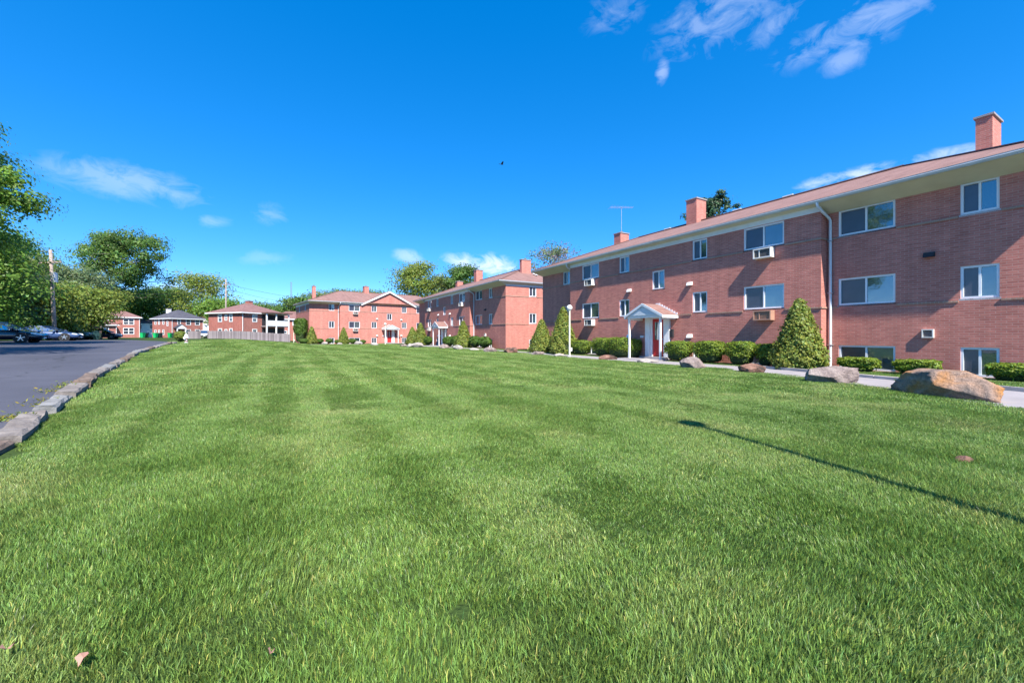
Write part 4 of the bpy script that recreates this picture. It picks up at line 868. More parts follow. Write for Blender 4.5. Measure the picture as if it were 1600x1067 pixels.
# in front of the gabled building
cone2(537, 61.0, 1.5, 2.45, 'conical evergreen by the downspout of the gabled building', 34, 3600); cone2(487, 60.0, 1.6, 2.5, 'conical evergreen at the left corner of the gabled building', 35, 3600)
x, y = atd(470, 60.5); shrub('columnar_cypress', 'tall dark columnar evergreen beside the far lamp post and fence end', 'shrub', None, x, y, tz(x, y), 'box', 1.65, 1.65, 3.6, 0, M['cyp'], 6200, .08, 36)
for px, dist, w, h, lb, sd in ((500, 60.5, 1.0, .75, 'small round bush left of the gabled building corner rock', 51), (514, 61, .9, .8, 'small round bush below the first windows of the gabled building', 52), (527, 61.5, .8, .6, 'smallest round bush left of the gabled building downspout shrub', 53), (551, 62.5, 1.3, .75, 'low bush right of the gabled building conical evergreen', 54), (567, 63, .9, .6, 'little bush beside the white rock of the gabled building', 55), (474, 58.5, 1.4, .75, 'low bush at the foot of the columnar evergreen', 56)):
    x, y = atd(px, dist); shrub('hedge_bush', lb, 'bush', GH, x, y, tz(x, y), 'round', w, .9, h, 0, M['cyp'], 1500, .065, sd)
x, y = atd(282, 36); shrub('round_bush', 'round olive bush behind the fire hydrant', 'bush', None, x, y, tz(x, y), 'round', .95, .95, .95, 0, M['arbor'], 2600, .04, 57)

# ------------------------------------------------------------------ trees
def tree(name, label, x, y, h, r, cb, tr, n, size, mat, seed, lean=(0, 0), clus=70, bare=0.0, shape='round', barkm='bark', group=None, sig=.16, skew=(0, 0), z=None, rough=0):
    rnd = np.random.default_rng(seed); z = tz(x, y) if z is None else z
    g = empty(name, (x, y, z), 0, label, 'tree', group)
    m = MB(); top = Vector((lean[0], lean[1], h * .86))
    tp = [Vector((lean[0] * t ** 1.5 + .25 * math.sin(t * 7 + seed) * t, lean[1] * t ** 1.5 + .25 * math.cos(t * 5 + seed) * t, h * .86 * t)) for t in np.linspace(0, 1, 9)]
    m.tube([tp[0] + Vector((0, 0, -.4))] + tp[1:], [tr * 1.25] + [tr * (1 - .9 * t) for t in np.linspace(.12, 1, 8)], 8)
    cents = []; nb = 24
    for k in range(nb):
        f = cb + (1 - cb) * (k + .5) / nb * .95; t = min(f / .86, .98) * 8; i = int(t); st = tp[min(i, 7)].lerp(tp[min(i + 1, 8)], t - i)
        q = (f - cb) / (1 - cb)
        prof = math.sin(math.pi * min(max(q * .82 + .16, 0), 1)) ** .7 if shape == 'round' else (1 - q) ** .8 * .95 + .08
        a = k * 2.4 + rnd.uniform(-.4, .4) + seed; ln = r * prof * (rnd.uniform(.75, 1.1) if not rough else rnd.uniform(.45, 1.3))
        up = (.55 + .5 * q) * ln if shape == 'round' else .12 * ln
        en = st + Vector((math.cos(a) * ln + skew[0] * prof, math.sin(a) * ln + skew[1] * prof, up * .6 + rnd.uniform(-.1, .2) * ln))
        en.z = min(en.z, h * .985); mid = st.lerp(en, .5) + Vector((rnd.uniform(-.1, .1) * ln, rnd.uniform(-.1, .1) * ln, .1 * ln))
        b0 = tr * .42 * (1 - .6 * q); m.tube([st, mid, en], [b0, b0 * .6, b0 * .2], 5, cap=False)
        cents.append((en, 1.0)); cents.append((mid, .8))
        for s in range(4):
            p0 = st.lerp(en, rnd.uniform(.4, .95)); dv = Vector(rnd.normal(size=3)) * ln * .28; dv.z = abs(dv.z) * (.9 if shape == 'round' else .2); p1 = p0 + dv; p1.z = min(p1.z, h)
            m.tube([p0, p1], [b0 * .3, b0 * .1], 4, cap=False); cents.append((p1, .8))
    m.build('trunk', M[barkm], g, smooth=True)
    C = np.array([c[0][:] for c in cents]); extra = max(0, clus - len(C))
    W = rnd.uniform(.3, 1.2, len(C)); W[rnd.random(len(C)) < bare] = 0.02; W /= W.sum()
    idx = rnd.choice(len(C), n, p=W); sg = r * sig * rnd.uniform(.6, 1.3, len(C))
    off = np.clip(rnd.normal(size=(n, 3)), -1.75, 1.75) * sg[idx][:, None] * np.array([1.15, 1.15, .62])
    P = C[idx] + off; nr = off / (sg[idx][:, None]) + np.array([0, 0, .9]) + rnd.normal(0, .5, (n, 3))
    V, F = leaf_quads(P, nr, size, rnd, .6)
    cl = rnd.uniform(.72, 1.25, len(C)); col = leaf_col(n, rnd, .35, .12) * np.repeat(cl[idx], 4)[:, None]
    me = np_mesh('crown', V, [F], False, col); me.materials.append(M[mat]); link('crown', me, g); return g
def T(px, d, h, *a, **k):
    x, y = atd(px, d); return x, y
GW = 'trees along the left edge behind the cars'; GB = 'trees behind the far houses'
x, y = atd(-98, 23); tree('maple_tree', 'large near maple with layered branches at the left picture edge', x, y, 15.2, 4.3, .34, .28, 40000, .1, 'leaf_a', 3, shape='cone', sig=.13)
tree('shade_tree', 'tree left of the view whose shade falls across the parking lot', -22.5, 9.2, 17.0, 3.4, .3, .25, 9000, .15, 'leaf_b', 77)
for px, d, h, r, mt, sd, lb in ((-40, 36, 9.5, 4.0, 'leaf_a', 5, 'dense dark green tree behind the black car at the left edge'), (-12, 41, 9.6, 3.2, 'leaf_d', 6, 'grey-green tree behind the blue car'), (62, 46, 5.6, 3.2, 'leaf_c', 7, 'yellow-green tree at the foot of the near utility pole'),
        (104, 58, 9.2, 4.2, 'leaf_d', 8, 'thin grey-green tree between the pole and the big leaning tree'), (122, 54, 6.2, 3.6, 'leaf_c', 9, 'low yellow-green tree behind the teal car'), (-10, 52, 12.5, 4.8, 'leaf_b', 15, 'tall dark tree behind the left row'), (48, 60, 11.5, 4.2, 'leaf_c', 16, 'light green tree behind the blue car row')):
    x, y = atd(px, d); tree('broadleaf_tree', lb, x, y, h, r, .06, .16, 15000, .15, mt, sd, group=GW, sig=.24)
x, y = atd(160, 117); tree('leaning_tree', 'big spreading tree with a leaning limb above the small brick house', x, y, 28.5, 10.3, .2, .65, 26000, .3, 'leaf_b', 12, lean=(5.0, 0), barkm='palebark', sig=.13, skew=(3.0, 0), rough=1)
for px, d, h, r, mt, sd, lb in ((205, 128, 14.0, 6.0, 'leaf_a', 13, 'bright green tree behind the small brick house'), (140, 118, 12.5, 6.0, 'leaf_d', 14, 'grey-green tree left of the small brick house'), (238, 135, 14.5, 7.0, 'leaf_b', 17, 'dark tree left behind the blue-grey roof'), (268, 140, 16.0, 7.0, 'leaf_b', 18, 'dark rounded tree above the blue-grey roof'), (315, 130, 18.8, 8.0, 'leaf_c', 19, 'tall yellow-green tree between the two hip-roofed houses'),
        (345, 125, 10.5, 6.0, 'leaf_a', 20, 'green tree behind the left end of the balconied house'), (405, 150, 11.0, 8.0, 'leaf_b', 24, 'distant tree right of the balconied house chimney'), (440, 155, 9.5, 8.0, 'leaf_b', 25, 'distant tree above the far brown roof'), (372, 160, 11.0, 7.0, 'leaf_b', 26, 'distant tree behind the balconied house'),
        (475, 105, 9.6, 4.5, 'leaf_b', 27, 'dark tree left of the gabled building roof'), (508, 120, 12.6, 5.5, 'leaf_d', 28, 'low tree peeking over the gabled building left roof'), (545, 130, 13.8, 6.0, 'leaf_b', 29, 'tree peeking over the gabled building ridge'), (590, 130, 13.6, 6.0, 'leaf_b', 30, 'dark tree right of the gabled building chimney'),
        (648, 112, 20.0, 6.4, 'leaf_c', 31, 'large yellow-green tree behind the gabled building'), (690, 118, 17.5, 5.2, 'leaf_d', 32, 'loose grey-green tree right of the large yellow-green one'), (722, 115, 21.0, 5.0, 'leaf_b', 33, 'tall tree between the middle building chimneys'),
        (172, 124, 13.0, 6.5, 'leaf_a', 46, 'green tree under the big leaning tree behind the small brick house'), (195, 145, 13.0, 8.0, 'leaf_c', 34, 'yellow-green tree far behind the small brick house')):
    x, y = atd(px, d); tree('broadleaf_tree', lb, x, y, h, r, .1, .22, 11000, .26, mt, sd, group=GB, sig=.22, z=0.6)
x, y = atd(862, 80); tree('budding_tree', 'sparse budding tree with bare twigs behind the gap between the buildings', x, y, 19.5, 5.2, .3, .3, 2600, .17, 'leaf_d', 40, bare=.45, barkm='palebark', sig=.13)
x, y = atd(868, 81.5); tree('blossom_tree', 'thin pinkish budding tree beside the sparse one behind the gap', x, y, 19.3, 5.0, .35, .26, 1800, .16, 'leaf_p', 43, bare=.2, barkm='palebark', sig=.14)
x, y = atd(1113, 52); tree('pine_tree', 'dark pine rising behind the middle chimney of the nearest building', x, y, 20.8, 2.1, .45, .25, 6500, .16, 'leaf_e', 41, sig=.17)
for px, d, h, sd, lb in ((956, 62, 14.8, 44, 'small treetop left of the antenna chimney'), (922, 66, 13.9, 45, 'small treetop above the far roof end of the nearest building')):
    x, y = atd(px, d); tree('broadleaf_tree', lb, x, y, h, 2.4, .4, .2, 2500, .17, 'leaf_c', sd, group='treetops above the nearest roof', sig=.2, z=0)

# ------------------------------------------------------------------ poles, wires, mast, antenna, bird
def utility_pole(label, px, d, h, lean=0.0, arm=True, tr=.15, xform=False, mat='woodpole'):
    x, y = atd(px, d); o = empty('utility_pole', (x, y, tz(x, y)), 0, label, 'utility pole', 'utility poles'); o.rotation_euler.y = lean
    m = MB(); m.tube([(0, 0, -.5), (0, 0, h)], [tr * 1.2, tr * .8], 10); m.build('pole', M[mat], o, smooth=True)
    if arm:
        for z in (h - 1.3,):
            m = MB(); m.box(-1.1, 1.1, -.16, -.06, z, z + .12); a = m.build('crossarm', M[mat], o)
            for q in (-1.0, -.45, .45, 1.0): k = MB(); k.lathe([(.0, .22), (.05, .2), (.06, .08), (.03, 0)], 8, (q, -.11, z + .12)); k.build('insulator', M['metal'], a)
        m = MB(); m.bar((0, 0, h - .15), (-1.3, 0, h), .05); m.build('bracket', M['metal'], o)
    if xform: m = MB(); m.lathe([(0, 0), (.25, 0), (.25, .9), (.1, 1.0), (0, 1.0)], 12, (.35, -.1, h - 3.2)); m.build('transformer', M['metal'], o)
    return x, y
utility_pole('weathered utility pole with crossarm rising from the trees at left', 86, 40, 8.9, -.05, xform=True)
utility_pole('pale plain utility pole left of the small brick house', 158, 72, 8.6, 0, False, .17)
utility_pole('brown utility pole behind the left end of the balconied house', 353, 92, 13.2, 0)
def cable(label, p, q, sag):
    m = MB(); P = [Vector(p).lerp(Vector(q), t) - Vector((0, 0, 4 * sag * t * (1 - t))) for t in np.linspace(0, 1, 15)]; m.tube(P, .028, 4)
    tag(m.build('power_cable', M['wire'], None), label, 'cable', 'overhead power cables')
xp, yp = atd(353, 92)
for z, z1, sg, lb in ((12.3, 9.9, .5, 'uppermost overhead cable running right from the brown pole'), (11.2, 8.6, .7, 'middle overhead cable running right from the brown pole'), (9.8, 8.1, .8, 'lowest overhead cable running right from the brown pole')):
    x2, y2 = atd(500, 100); cable(lb, (xp, yp, z + .6), (x2, y2, z1), sg)
xq, yq = atd(158, 72); cable('overhead cable running left from the brown pole into the trees', (xp, yp, 12.0), (xq, yq, 8.9), .8)
def mast():
    x, y = atd(455, 320); o = empty('radio_mast', (x, y, 0), 0, 'thin distant lattice radio mast above the far roofs', 'mast'); h = 43
    for a in (0, 2.09, 4.19): m = MB(); m.tube([(.55 * math.cos(a), .55 * math.sin(a), 0), (.55 * math.cos(a), .55 * math.sin(a), h)], .1, 5); m.build('leg', M['metal'], o)
    m = MB()
    for k in range(24):
        for a in (0, 2.09, 4.19): m.bar((.55 * math.cos(a), .55 * math.sin(a), k * h / 24), (.55 * math.cos(a + 2.09), .55 * math.sin(a + 2.09), (k + 1) * h / 24), .08)
    m.build('bracing', M['metal'], o)
mast()
def antenna():
    p = b1(-15.9, 5.4); o = empty('tv_antenna', (p[0], p[1], 9.27), E1 + 1.2, 'thin metal television antenna on the far chimney of the nearest roof', 'antenna')
    m = MB(); m.tube([(0, 0, 0), (0, 0, 2.1)], .022, 6); m.build('mast', M['metal'], o)
    m = MB(); m.tube([(-.95, 0, 2.02), (.95, 0, 2.1)], .018, 5); m.build('boom', M['metal'], o)
    for k in range(9):
        x = -.9 + k * .225; l = .5 - .03 * k; m = MB(); m.tube([(x, -l, 2.03 + k * .008), (x, l, 2.03 + k * .008)], .011, 4); m.build('element', M['metal'], o)
antenna()
def bird():
    d = 40; x = (784 - 800) / 640 * d; z = CAMH + (524 - 257) / 640 * d
    m = MB(); S = .9
    for r, h in (): pass
    pr = [(.0, -.2), (.035, -.14), (.06, -.02), (.05, .1), (.03, .16), (.0, .2)]
    m.lathe([(max(r, .002) * S, h * S) for r, h in pr], 8); m.v = [(p[2], p[1], p[0] * .8) for p in m.v]
    o = empty('bird', (x, d, z), .3, 'small dark bird flying in the open blue sky', 'bird')
    body = m.build('body', M['feather'], o, smooth=True)
    for s in (-1, 1):
        w = MB(); w.poly([(.1, s * .03, .02), (.12, s * .2, .12), (.02, s * .42, .16), (-.06, s * .2, .1), (-.09, s * .03, .02)]); w.build('wing', M['feather'], o)
    w = MB(); w.poly([(-.15, -.03, 0), (-.15, .03, 0), (-.3, .06, 0), (-.3, -.06, 0)]); w.build('tail', M['feather'], o)
bird()

# ------------------------------------------------------------------ cars
def car(label, x, y, z, ang, paint, kind='sedan', L_=4.6, W_=1.82, H_=1.44):
    o = empty('parked_car', (x, y, z), ang, label, 'car', 'cars parked on the lot')
    hw = W_ / 2; xf, xr = L_ / 2, -L_ / 2
    fa, ra = xf - .88, xr + .92      # axles
    belt = {'sedan': .93, 'coupe': .92, 'hatch': .95, 'suv': 1.08}[kind]
    hoodz = belt - .06
    # body stations: x, bottom, top, half width
    st = [(xr, .5, belt - .18, hw * .74), (xr + .08, .36, belt - .05, hw * .86), (xr + .35, .27, belt - .0, hw * .95), (ra - .1, .25, belt + .01, hw), (-.3, .22, belt, hw), (.55, .22, belt - .01, hw), (fa - .2, .24, hoodz - .02, hw * .99), (fa + .3, .26, hoodz - .1, hw * .95), (xf - .25, .27, hoodz - .2, hw * .88), (xf - .06, .3, hoodz - .3, hw * .76), (xf, .42, hoodz - .38, hw * .66)]
    if kind in ('hatch', 'suv'): st[0] = (xr, .5, belt - .05, hw * .8); st[1] = (xr + .06, .36, belt + .02, hw * .9)
    m = MB(); n = 14
    # finer stations by interpolation
    S = []
    for i in range(len(st) - 1):
        for t in (0, .5): S.append(tuple(st[i][k] * (1 - t) + st[i + 1][k] * t for k in range(4)))
    S.append(st[-1])
    for x_, zb, zt, w in S:
        pts = [(-.80, 0), (-.97, .1), (-1.0, .34), (-1.0, .58), (-.965, .78), (-.9, .93), (-.6, 1.0), (.6, 1.0), (.9, .93), (.965, .78), (1.0, .58), (1.0, .34), (.97, .1), (.80, 0)]
        for a, b in pts: m.v.append((x_, a * w, zb + (zt - zb) * b))
    for i in range(len(S) - 1):
        for j in range(n): m.f.append((i * n + j, i * n + (j + 1) % n, (i + 1) * n + (j + 1) % n, (i + 1) * n + j)); m.m.append(0)
    m.f.append(tuple(range(n))); m.m.append(0); m.f.append(tuple((len(S) - 1) * n + j for j in reversed(range(n)))); m.m.append(0)
    m.build('body', paint, o, smooth=True)
    # greenhouse: glass volume, then roof and pillars in paint
    top = H_
    G = {'sedan': [(xr + .55, belt), (xr + 1.25, top - .04), (.15, top), (1.25, belt - .04)], 'coupe': [(xr + .3, belt), (xr + 1.5, top - .05), (-.05, top), (1.15, belt - .04)],
         'hatch': [(xr + .08, belt), (xr + .5, top - .06), (.25, top), (1.2, belt - .04)], 'suv': [(xr + .06, belt), (xr + .28, top - .03), (.45, top), (1.1, belt - .02)]}[kind]
    tw = hw * .72; bw = hw * .93
    def gl(s, out):
        (x0, z0), (x1, z1), (x2, z2), (x3, z3) = G; e = out
        return [(x0, s * (bw + e), z0), (x1, s * (tw + e), z1), (x2, s * (tw + e), z2), (x3, s * (bw + e), z3)]
    m = MB(); a = gl(1, 0); b = gl(-1, 0)
    m.poly(a[::-1]); m.poly(b)
    m.quad(a[0], a[1], b[1], b[0]); m.quad(a[2], a[3], b[3], b[2]); m.build('glass', M['carglass'], o)
    m = MB(); x1, z1 = G[1]; x2, z2 = G[2]; m.box(x1 - .06, x2 + .08, -tw - .015, tw + .015, min(z1, z2) - .01, top + .025); rf = m.build('roof', paint, o)
    bv = rf.modifiers.new('bevel', 'BEVEL'); bv.width = .05; bv.segments = 2
    for s in (1, -1):
        q = gl(s, .008); m = MB(); m.bar(q[0], q[1], .06, .07); m.bar(q[2], q[3], .05, .06); xm = -.25 if kind != 'coupe' else -.55
        m.bar((xm, s * (bw + .006), belt), (xm + .03, s * (tw + .01), top - .02), .07, .03); m.build('pillar', paint, o)
        m = MB(); m.box(.85, 1.02, min(s * (hw - .02), s * (hw + .16)), max(s * (hw - .02), s * (hw + .16)), belt - .0, belt + .14); mr = m.build('mirror', M['carblack'] if kind != 'suv' else paint, o)
        bv = mr.modifiers.new('bevel', 'BEVEL'); bv.width = .03; bv.segments = 2
        m = MB(); m.tube([(xf - .42, s * hw * .86, hoodz - .2), (xf - .16, s * hw * .76, hoodz - .27), (xf - .03, s * hw * .55, hoodz - .34)], [.05, .085, .06], 8); m.build('headlight', M['lampglass'], o, smooth=True)
        m = MB(); m.box(xr - .01, xr + .1, min(s * hw * .45, s * hw * .84), max(s * hw * .45, s * hw * .84), belt - .25, belt - .1); m.build('taillight', M['redlens'], o)
        m = MB(); m.box(-.02, .02, min(s * (hw - .02), s * (hw + .004)), max(s * (hw - .02), s * (hw + .004)), .34, belt - .06); m.box(-.45, -.28, min(s * hw, s * (hw + .025)), max(s * hw, s * (hw + .025)), belt - .17, belt - .14); m.build('door_handle', M['dark'], o)
        for ax in (fa, ra):
            wr_ = .335; m = MB(); m.lathe([(wr_ + .06, -.02), (wr_ + .06, .012), (.0, .012)], 22, (ax, s * (hw - .004), wr_ + .0), 'y')
            if s < 0: m.v = [(p[0], -hw - .004 - (p[1] + hw - .004) if False else p[1] - .004, p[2]) for p in m.v]
            m.build('wheel_arch', M['dark'], o)
            t = MB(); y0 = s * (hw - .2); y1 = s * (hw + .02); lo, hi = min(y0, y1), max(y0, y1)
            t.lathe([(.21, lo), (.3, lo), (wr_, lo + .04), (wr_, hi - .04), (.3, hi), (.21, hi), (.205, hi - .03), (.0, hi - .05 if s > 0 else hi - .05)], 24, (ax, 0, wr_), 'y')
            if s < 0: t.v = [(p[0], -(p[1] + hw - .09) - hw + .09, p[2]) for p in t.v]
            w = t.build('wheel', M['tyre'], o, smooth=False)
            r = MB(); yy = s * (hw + .012)
            for k in range(5):
                an = k * 1.2566 + .3; r.bar((ax + .04 * math.cos(an), yy, wr_ + .04 * math.sin(an)), (ax + .225 * math.cos(an), yy, wr_ + .225 * math.sin(an)), .05, .05)
            r.lathe([(.225, -.02), (.245, .012), (.215, .012), (.205, -.02)], 24, (ax, yy, wr_), 'y'); r.lathe([(.06, -.012), (.06, .02), (0, .02)] if s > 0 else [(.06, .012), (.06, -.02), (0, -.02)], 12, (ax, yy, wr_), 'y'); r.build('rim', M['alloy'], w)
    m = MB(); m.box(xf - .07, xf + .015, -.5, .5, .4, .52); m.build('grille', M['dark'], o)
    m = MB(); m.box(xf - .02, xf + .03, -.2, .2, .3, .4); m.build('number_plate', M['white'], o)
    return o
NA = math.atan2(NIN[1], NIN[0])
def put_car(label, nose_px, d, paint, kind, **k):
    x, y = atd(nose_px, d); L_ = k.get('L_', 4.6); x -= NIN[0] * L_ / 2; y -= NIN[1] * L_ / 2; return car(label, x, y, tz(x, y) + .07, NA, paint, kind, **k)
put_car('black sedan nearest the left picture edge, front end visible', 70, 30.2, M['carblack'], 'sedan')
put_car('slate blue coupe parked beyond the black sedan', 127, 39.8, M['carblue'], 'coupe', L_=4.7, H_=1.36)
put_car('dark teal sport-utility car beyond the blue coupe', 146, 50, M['carteal'], 'suv', L_=4.4, H_=1.68)
put_car('navy hatchback farthest along the parked row', 190, 58, M['carnavy'], 'hatch', L_=4.2, H_=1.42)
x, y = atd(322, 84); car('white car seen front-on in the gap of the fence', x, y, tz(x, y), R(-80), M['carwhite'], 'suv', 4.3, 1.85, 1.6)

# ------------------------------------------------------------------ wheelie bins, hydrant, post
def bin_(label, px, d, lid, body, rz=0.0):
    x, y = atd(px, d); o = empty('wheelie_bin', (x, y, tz(x, y) + .05), rz, label, 'bin', 'wheelie bins by the lot')
    m = MB(); m.v += [(-.24, -.27, .06), (.24, -.27, .06), (.24, .24, .06), (-.24, .24, .06), (-.3, -.36, 1.0), (.3, -.36, 1.0), (.3, .34, 1.0), (-.3, .34, 1.0)]
    for f in ((0, 3, 2, 1), (4, 5, 6, 7), (0, 1, 5, 4), (1, 2, 6, 5), (2, 3, 7, 6), (3, 0, 4, 7)): m.f.append(f); m.m.append(0)
    m.build('body', body, o); m = MB(); m.box(-.32, .32, -.4, .37, 1.003, 1.07); m.build('lid', lid, o)
    for s in (-1, 1): m = MB(); m.lathe([(0, -.03), (.12, -.03), (.12, .03), (0, .03)], 12, (0, 0, 0), 'y'); m.v = [(p[1] + s * .26, p[0] + .27, p[2] + .12) for p in m.v]; m.build('wheel', M['tyre'], o)
    m = MB(); m.tube([(-.25, .42, .98), (.25, .42, .98)], .02, 6); m.build('handle', body, o)
g, k = M['green_bin'], M['dark_bin']
for a in (('green bin left of the blue-grey roofed house, leftmost of the row', 223, 84, g, g), ('green bin before the brick house side wall', 243, 84, g, g), ('dark bin beside the green one at the brick house side wall', 250, 85, k, k), ('green bin near the brick house porch', 266, 86, g, g), ('dark bin near the brick house porch', 273, 86, k, k), ('dark bin right of the leftmost green bin', 228, 85, k, k)): bin_(*a)
bin_('grey-green bin between the teal and navy cars', 152, 49.5, M['carteal'], M['carteal'], .5)
def hydrant():
    x, y = atd(291, 33.5); o = empty('fire_hydrant', (x, y, tz(x, y)), 0, 'white fire hydrant with red-brown bands at the far kerb corner', 'hydrant')
    m = MB(); m.lathe([(.0, 0), (.16, 0), (.16, .05), (.1, .07), (.1, .5), (.14, .52), (.14, .57), (.12, .6), (.1, .68), (.05, .75), (.03, .76), (.03, .82), (0, .82)], 14); m.build('barrel', M['white'], o, smooth=False)
    for z in (.1, .3): m = MB(); m.lathe([(.112, 0), (.118, .02), (.118, .08), (.112, .1)], 14, (0, 0, z)); m.build('band', M['bandred'], o)
    for s in (-1, 1): m = MB(); m.tube([(s * .09, 0, .44), (s * .2, 0, .44)], [.06, .07], 10); m.build('outlet', M['white'], o)
    m = MB(); m.tube([(0, -.09, .4), (0, -.2, .4)], [.08, .09], 10); m.build('outlet', M['white'], o)
hydrant()
x, y = atd(311, 62); m = MB(); m.tube([(0, 0, -.2), (0, 0, 1.75)], .035, 8); tag(m.build('steel_post', M['dark'], None, (x, y, tz(x, y))), 'thin dark steel post standing before the fence', 'post')

# ------------------------------------------------------------------ grass
def blade_tile(seed, n, half, hmin, hmax, wd, lean):
    rnd = np.random.default_rng(seed)
    x = rnd.uniform(-half, half, n); y = rnd.uniform(-half, half, n); h = rnd.uniform(hmin, hmax, n) * rnd.choice([.7, 1, 1.15], n)
    clump = np.sin(x * 23 + seed) * np.sin(y * 19 + seed * 2); a = rnd.normal(0, 1.15, n) + clump * .5; l = lean * rnd.uniform(.4, 1.5, n) * h
    dx, dy = np.cos(a) * l, np.sin(a) * l; f = rnd.uniform(0, 6.283, n); wx, wy = np.cos(f) * wd * rnd.uniform(.7, 1.3, n), np.sin(f) * wd
    z0 = np.full(n, -.01)
    V = np.stack([np.stack([x - wx, y - wy, z0], -1), np.stack([x + wx, y + wy, z0], -1), np.stack([x + dx * .35 + wx * .8, y + dy * .35 + wy * .8, h * .6], -1), np.stack([x + dx * .35 - wx * .8, y + dy * .35 - wy * .8, h * .6], -1), np.stack([x + dx, y + dy, h * np.sqrt(np.clip(1 - (l / h * .5) ** 2, .2, 1))], -1)], 1).reshape(-1, 3)
    b = np.arange(n)[:, None] * 5; Q = b + np.array([0, 1, 2, 3]); Tt = b + np.array([3, 2, 4])
    k = rnd.choice([.45, .75, 1.0, 1.3, 1.75], n, p=[.2, .22, .25, .2, .13]) * rnd.uniform(.85, 1.15, n); wm = rnd.normal(0, .1, n); dry = rnd.random(n) < .025
    c = np.stack([k * (1 + wm), k, k * (1 - wm)], -1); c[dry] = np.array([3.2, 2.0, 2.6]) * rnd.uniform(.7, 1.2, (dry.sum(), 1))
    col = np.repeat(c, 5, 0)
    me = np_mesh('grass_tile', V, [Q, Tt], True, col); me.materials.append(GRASS); return me
tiles = [blade_tile(s, 5600, .33, .027, .05, .0018, .45) for s in range(4)] + [blade_tile(10 + s, 1700, .33, .03, .058, .0042, .36) for s in range(3)] + [blade_tile(20 + s, 1700, .64, .035, .06, .009, .36) for s in range(3)]
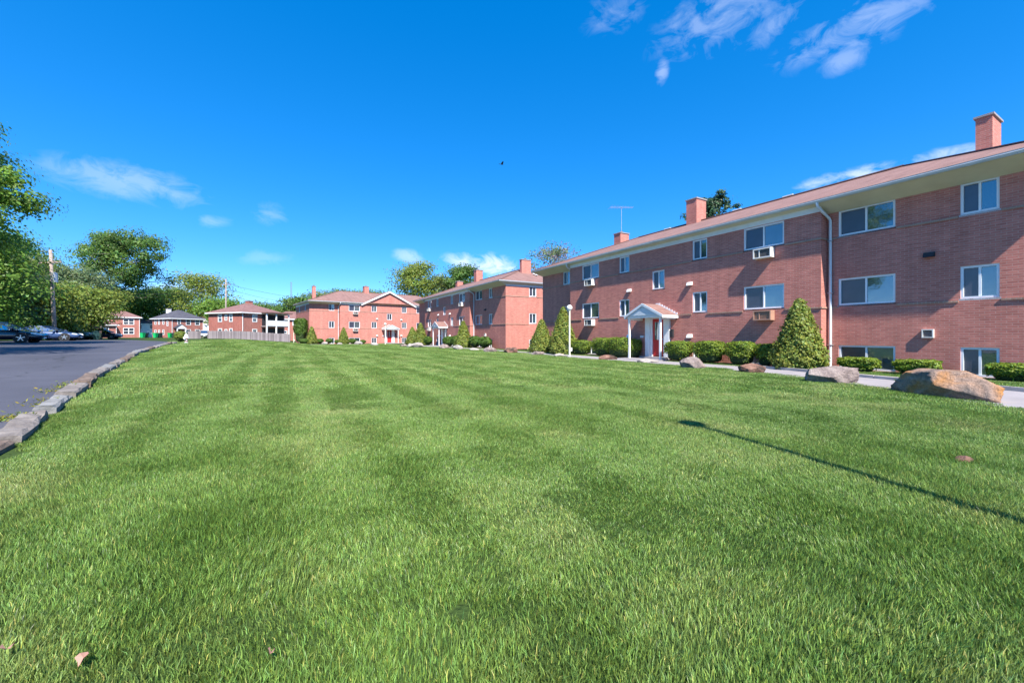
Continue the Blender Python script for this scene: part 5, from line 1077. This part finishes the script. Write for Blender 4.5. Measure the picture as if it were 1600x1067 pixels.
def scatter():
    rnd = np.random.default_rng(2); P = []; ROT = []; SCL = []; VAR = []
    def zone(d0, d1, step, vs, test):
        ws = np.arange(-4, 75, step); vv = np.arange(-14, 19, step); Wg, Vg = np.meshgrid(ws, vv); Wg = Wg.ravel() + rnd.uniform(-.12, .12, Wg.size) * step; Vg = Vg.ravel() + rnd.uniform(-.12, .12, Vg.size) * step
        X = Wg * U[0] + Vg * NIN[0]; Y = Wg * U[1] + Vg * NIN[1]; D = np.hypot(X, Y)
        ok = (D >= d0) & (D < d1) & (Y > -.6) & (np.abs(X) < 1.6 * Y + 3.0) & test(X, Y)
        X, Y, Wk, Vk = X[ok], Y[ok], Wg[ok], Vg[ok]; n = len(X)
        stripe = np.sign(np.sin((Vk - .04 * Wk) * 2 * math.pi / 1.3 + .4)); base = np.where(stripe > 0, 2.1, 2.1 + math.pi)
        strength = .7
        P.append(np.stack([X, Y, ter(X, Y)], -1)); rz = base + rnd.normal(0, .75, n) + np.where(rnd.random(n) < .08, rnd.uniform(-3, 3, n), 0)
        ROT.append(np.stack([np.zeros(n), np.zeros(n), rz], -1)); hgt = .95 + .3 * np.sin(X * .9 + 1) * np.sin(Y * .8 + 2) + rnd.uniform(-.12, .12, n)
        SCL.append(np.stack([np.ones(n), np.where(rnd.random(n) < .5, 1, -1), hgt], -1)); VAR.append(rnd.choice(vs, n))
    lawn = lambda X, Y: in_lawn(X, Y)
    zone(0, 10.5, .5, [0, 1, 2, 3], lawn); zone(10.5, 27, .5, [4, 5, 6], lawn); zone(27, 90, 1.0, [7, 8, 9], lawn)
    def strip(X, Y):                      # narrow turf between walk and building one / two
        w, v = X * U[0] + Y * U[1], X * NIN[0] + Y * NIN[1]
        return (v > np.interp(w, KB_W, KB_V) + .3) & (v < np.where(w < 7.6, 18.3, 17.9)) & (w > -1) & (w < 52) & ~((w > 13.9) & (w < 17.2)) & ~((w > 46.8) & (w < 50.1))
    zone(0, 60, .5, [4, 5, 6], strip)
    P_ = np.concatenate(P).astype(np.float32); n = len(P_)
    me = bpy.data.meshes.new('lawn_grass'); me.vertices.add(n); me.vertices.foreach_set('co', P_.ravel())
    for nm, arr in (('rot', np.concatenate(ROT)), ('scl', np.concatenate(SCL))):
        a = me.attributes.new(nm, 'FLOAT_VECTOR', 'POINT'); a.data.foreach_set('vector', arr.astype(np.float32).ravel())
    a = me.attributes.new('var', 'INT', 'POINT'); a.data.foreach_set('value', np.concatenate(VAR).astype(np.int32))
    o = link('lawn_grass', me, mat=GRASS); tag(o, 'mown green lawn grass filling the foreground', 'grass', None, 'stuff')
    ng = bpy.data.node_groups.new('grass_scatter', 'GeometryNodeTree'); ng.interface.new_socket('Geometry', in_out='INPUT', socket_type='NodeSocketGeometry'); ng.interface.new_socket('Geometry', in_out='OUTPUT', socket_type='NodeSocketGeometry')
    N = ng.nodes.new; L = ng.links.new; gi = N('NodeGroupInput'); go = N('NodeGroupOutput'); jn = N('GeometryNodeJoinGeometry')
    def attr(nm, ty):
        q = N('GeometryNodeInputNamedAttribute'); q.data_type = ty; q.inputs['Name'].default_value = nm; return q.outputs['Attribute']
    ro, scv, va = attr('rot', 'FLOAT_VECTOR'), attr('scl', 'FLOAT_VECTOR'), attr('var', 'INT')
    for i, tm in enumerate(tiles):
        to = bpy.data.objects.new('grass_tile', tm)
        oi = N('GeometryNodeObjectInfo'); oi.inputs['Object'].default_value = to; oi.inputs['As Instance'].default_value = True
        cmp_ = N('FunctionNodeCompare'); cmp_.data_type = 'INT'; cmp_.operation = 'EQUAL'; L(va, cmp_.inputs[2]); cmp_.inputs[3].default_value = i
        ip = N('GeometryNodeInstanceOnPoints'); L(gi.outputs[0], ip.inputs['Points']); L(cmp_.outputs[0], ip.inputs['Selection']); L(oi.outputs['Geometry'], ip.inputs['Instance']); L(ro, ip.inputs['Rotation']); L(scv, ip.inputs['Scale'])
        L(ip.outputs[0], jn.inputs[0])
    L(jn.outputs[0], go.inputs[0]); md = o.modifiers.new('scatter', 'NODES'); md.node_group = ng
    print('grass points', n)
scatter()
def weeds():
    rnd = np.random.default_rng(9); C = []
    for k in range(16):
        w = rnd.uniform(3.5, 13); v = float(kerb_v(w)) - rnd.uniform(.15, .27); x, y = wv(w, v); z = tz(x, y) + .07
        n = rnd.integers(20, 70); C.append(np.stack([x + rnd.normal(0, .1, n), y + rnd.normal(0, .1, n), z + np.abs(rnd.normal(0, .035, n))], -1))
    C = np.concatenate(C); V, F = leaf_quads(C, rnd.normal(size=C.shape) + np.array([0, 0, .6]), .03, rnd, .3); col = leaf_col(len(C), rnd, .4, .2) * np.array([1.4, 1.1, 1.0])
    me = np_mesh('kerb_weeds', V, [F], False, col); me.materials.append(M['leaf_c']); tag(link('kerb_weeds', me), 'yellowish weeds growing along the parking lot kerb', 'weeds', None, 'stuff')
weeds()
def dry_leaf(label, px, py, size, seed):
    rnd = random.Random(seed); x, y = at(px, py, .06); m = MB(); n = 9; P = []
    for k in range(n):
        a = 6.283 * k / n; r = size * (1 if k % 2 == 0 else .62) * rnd.uniform(.8, 1.2); P.append((r * math.cos(a), r * .7 * math.sin(a), .012 * math.sin(a * 2) + rnd.uniform(0, .01)))
    i = len(m.v); m.v.append((0, 0, -.004)); m.v += P
    for k in range(n): m.f.append((0, 1 + k, 1 + (k + 1) % n)); m.m.append(0)
    o = m.build('dry_leaf', M['dryleaf'], None, (x, y, tz(x, y) + .062), rnd.uniform(0, 6)); o.rotation_euler.x = .5; o.rotation_euler.y = .25; tag(o, label, 'leaf', 'dry leaves on the lawn')
dry_leaf('pinkish brown dry leaf in the grass near the bottom left corner', 130, 1035, .035, 1); dry_leaf('small brown leaf in the bottom foreground left of centre', 424, 1022, .02, 2); dry_leaf('tan dry leaf at the extreme bottom left edge', 10, 1020, .03, 3)
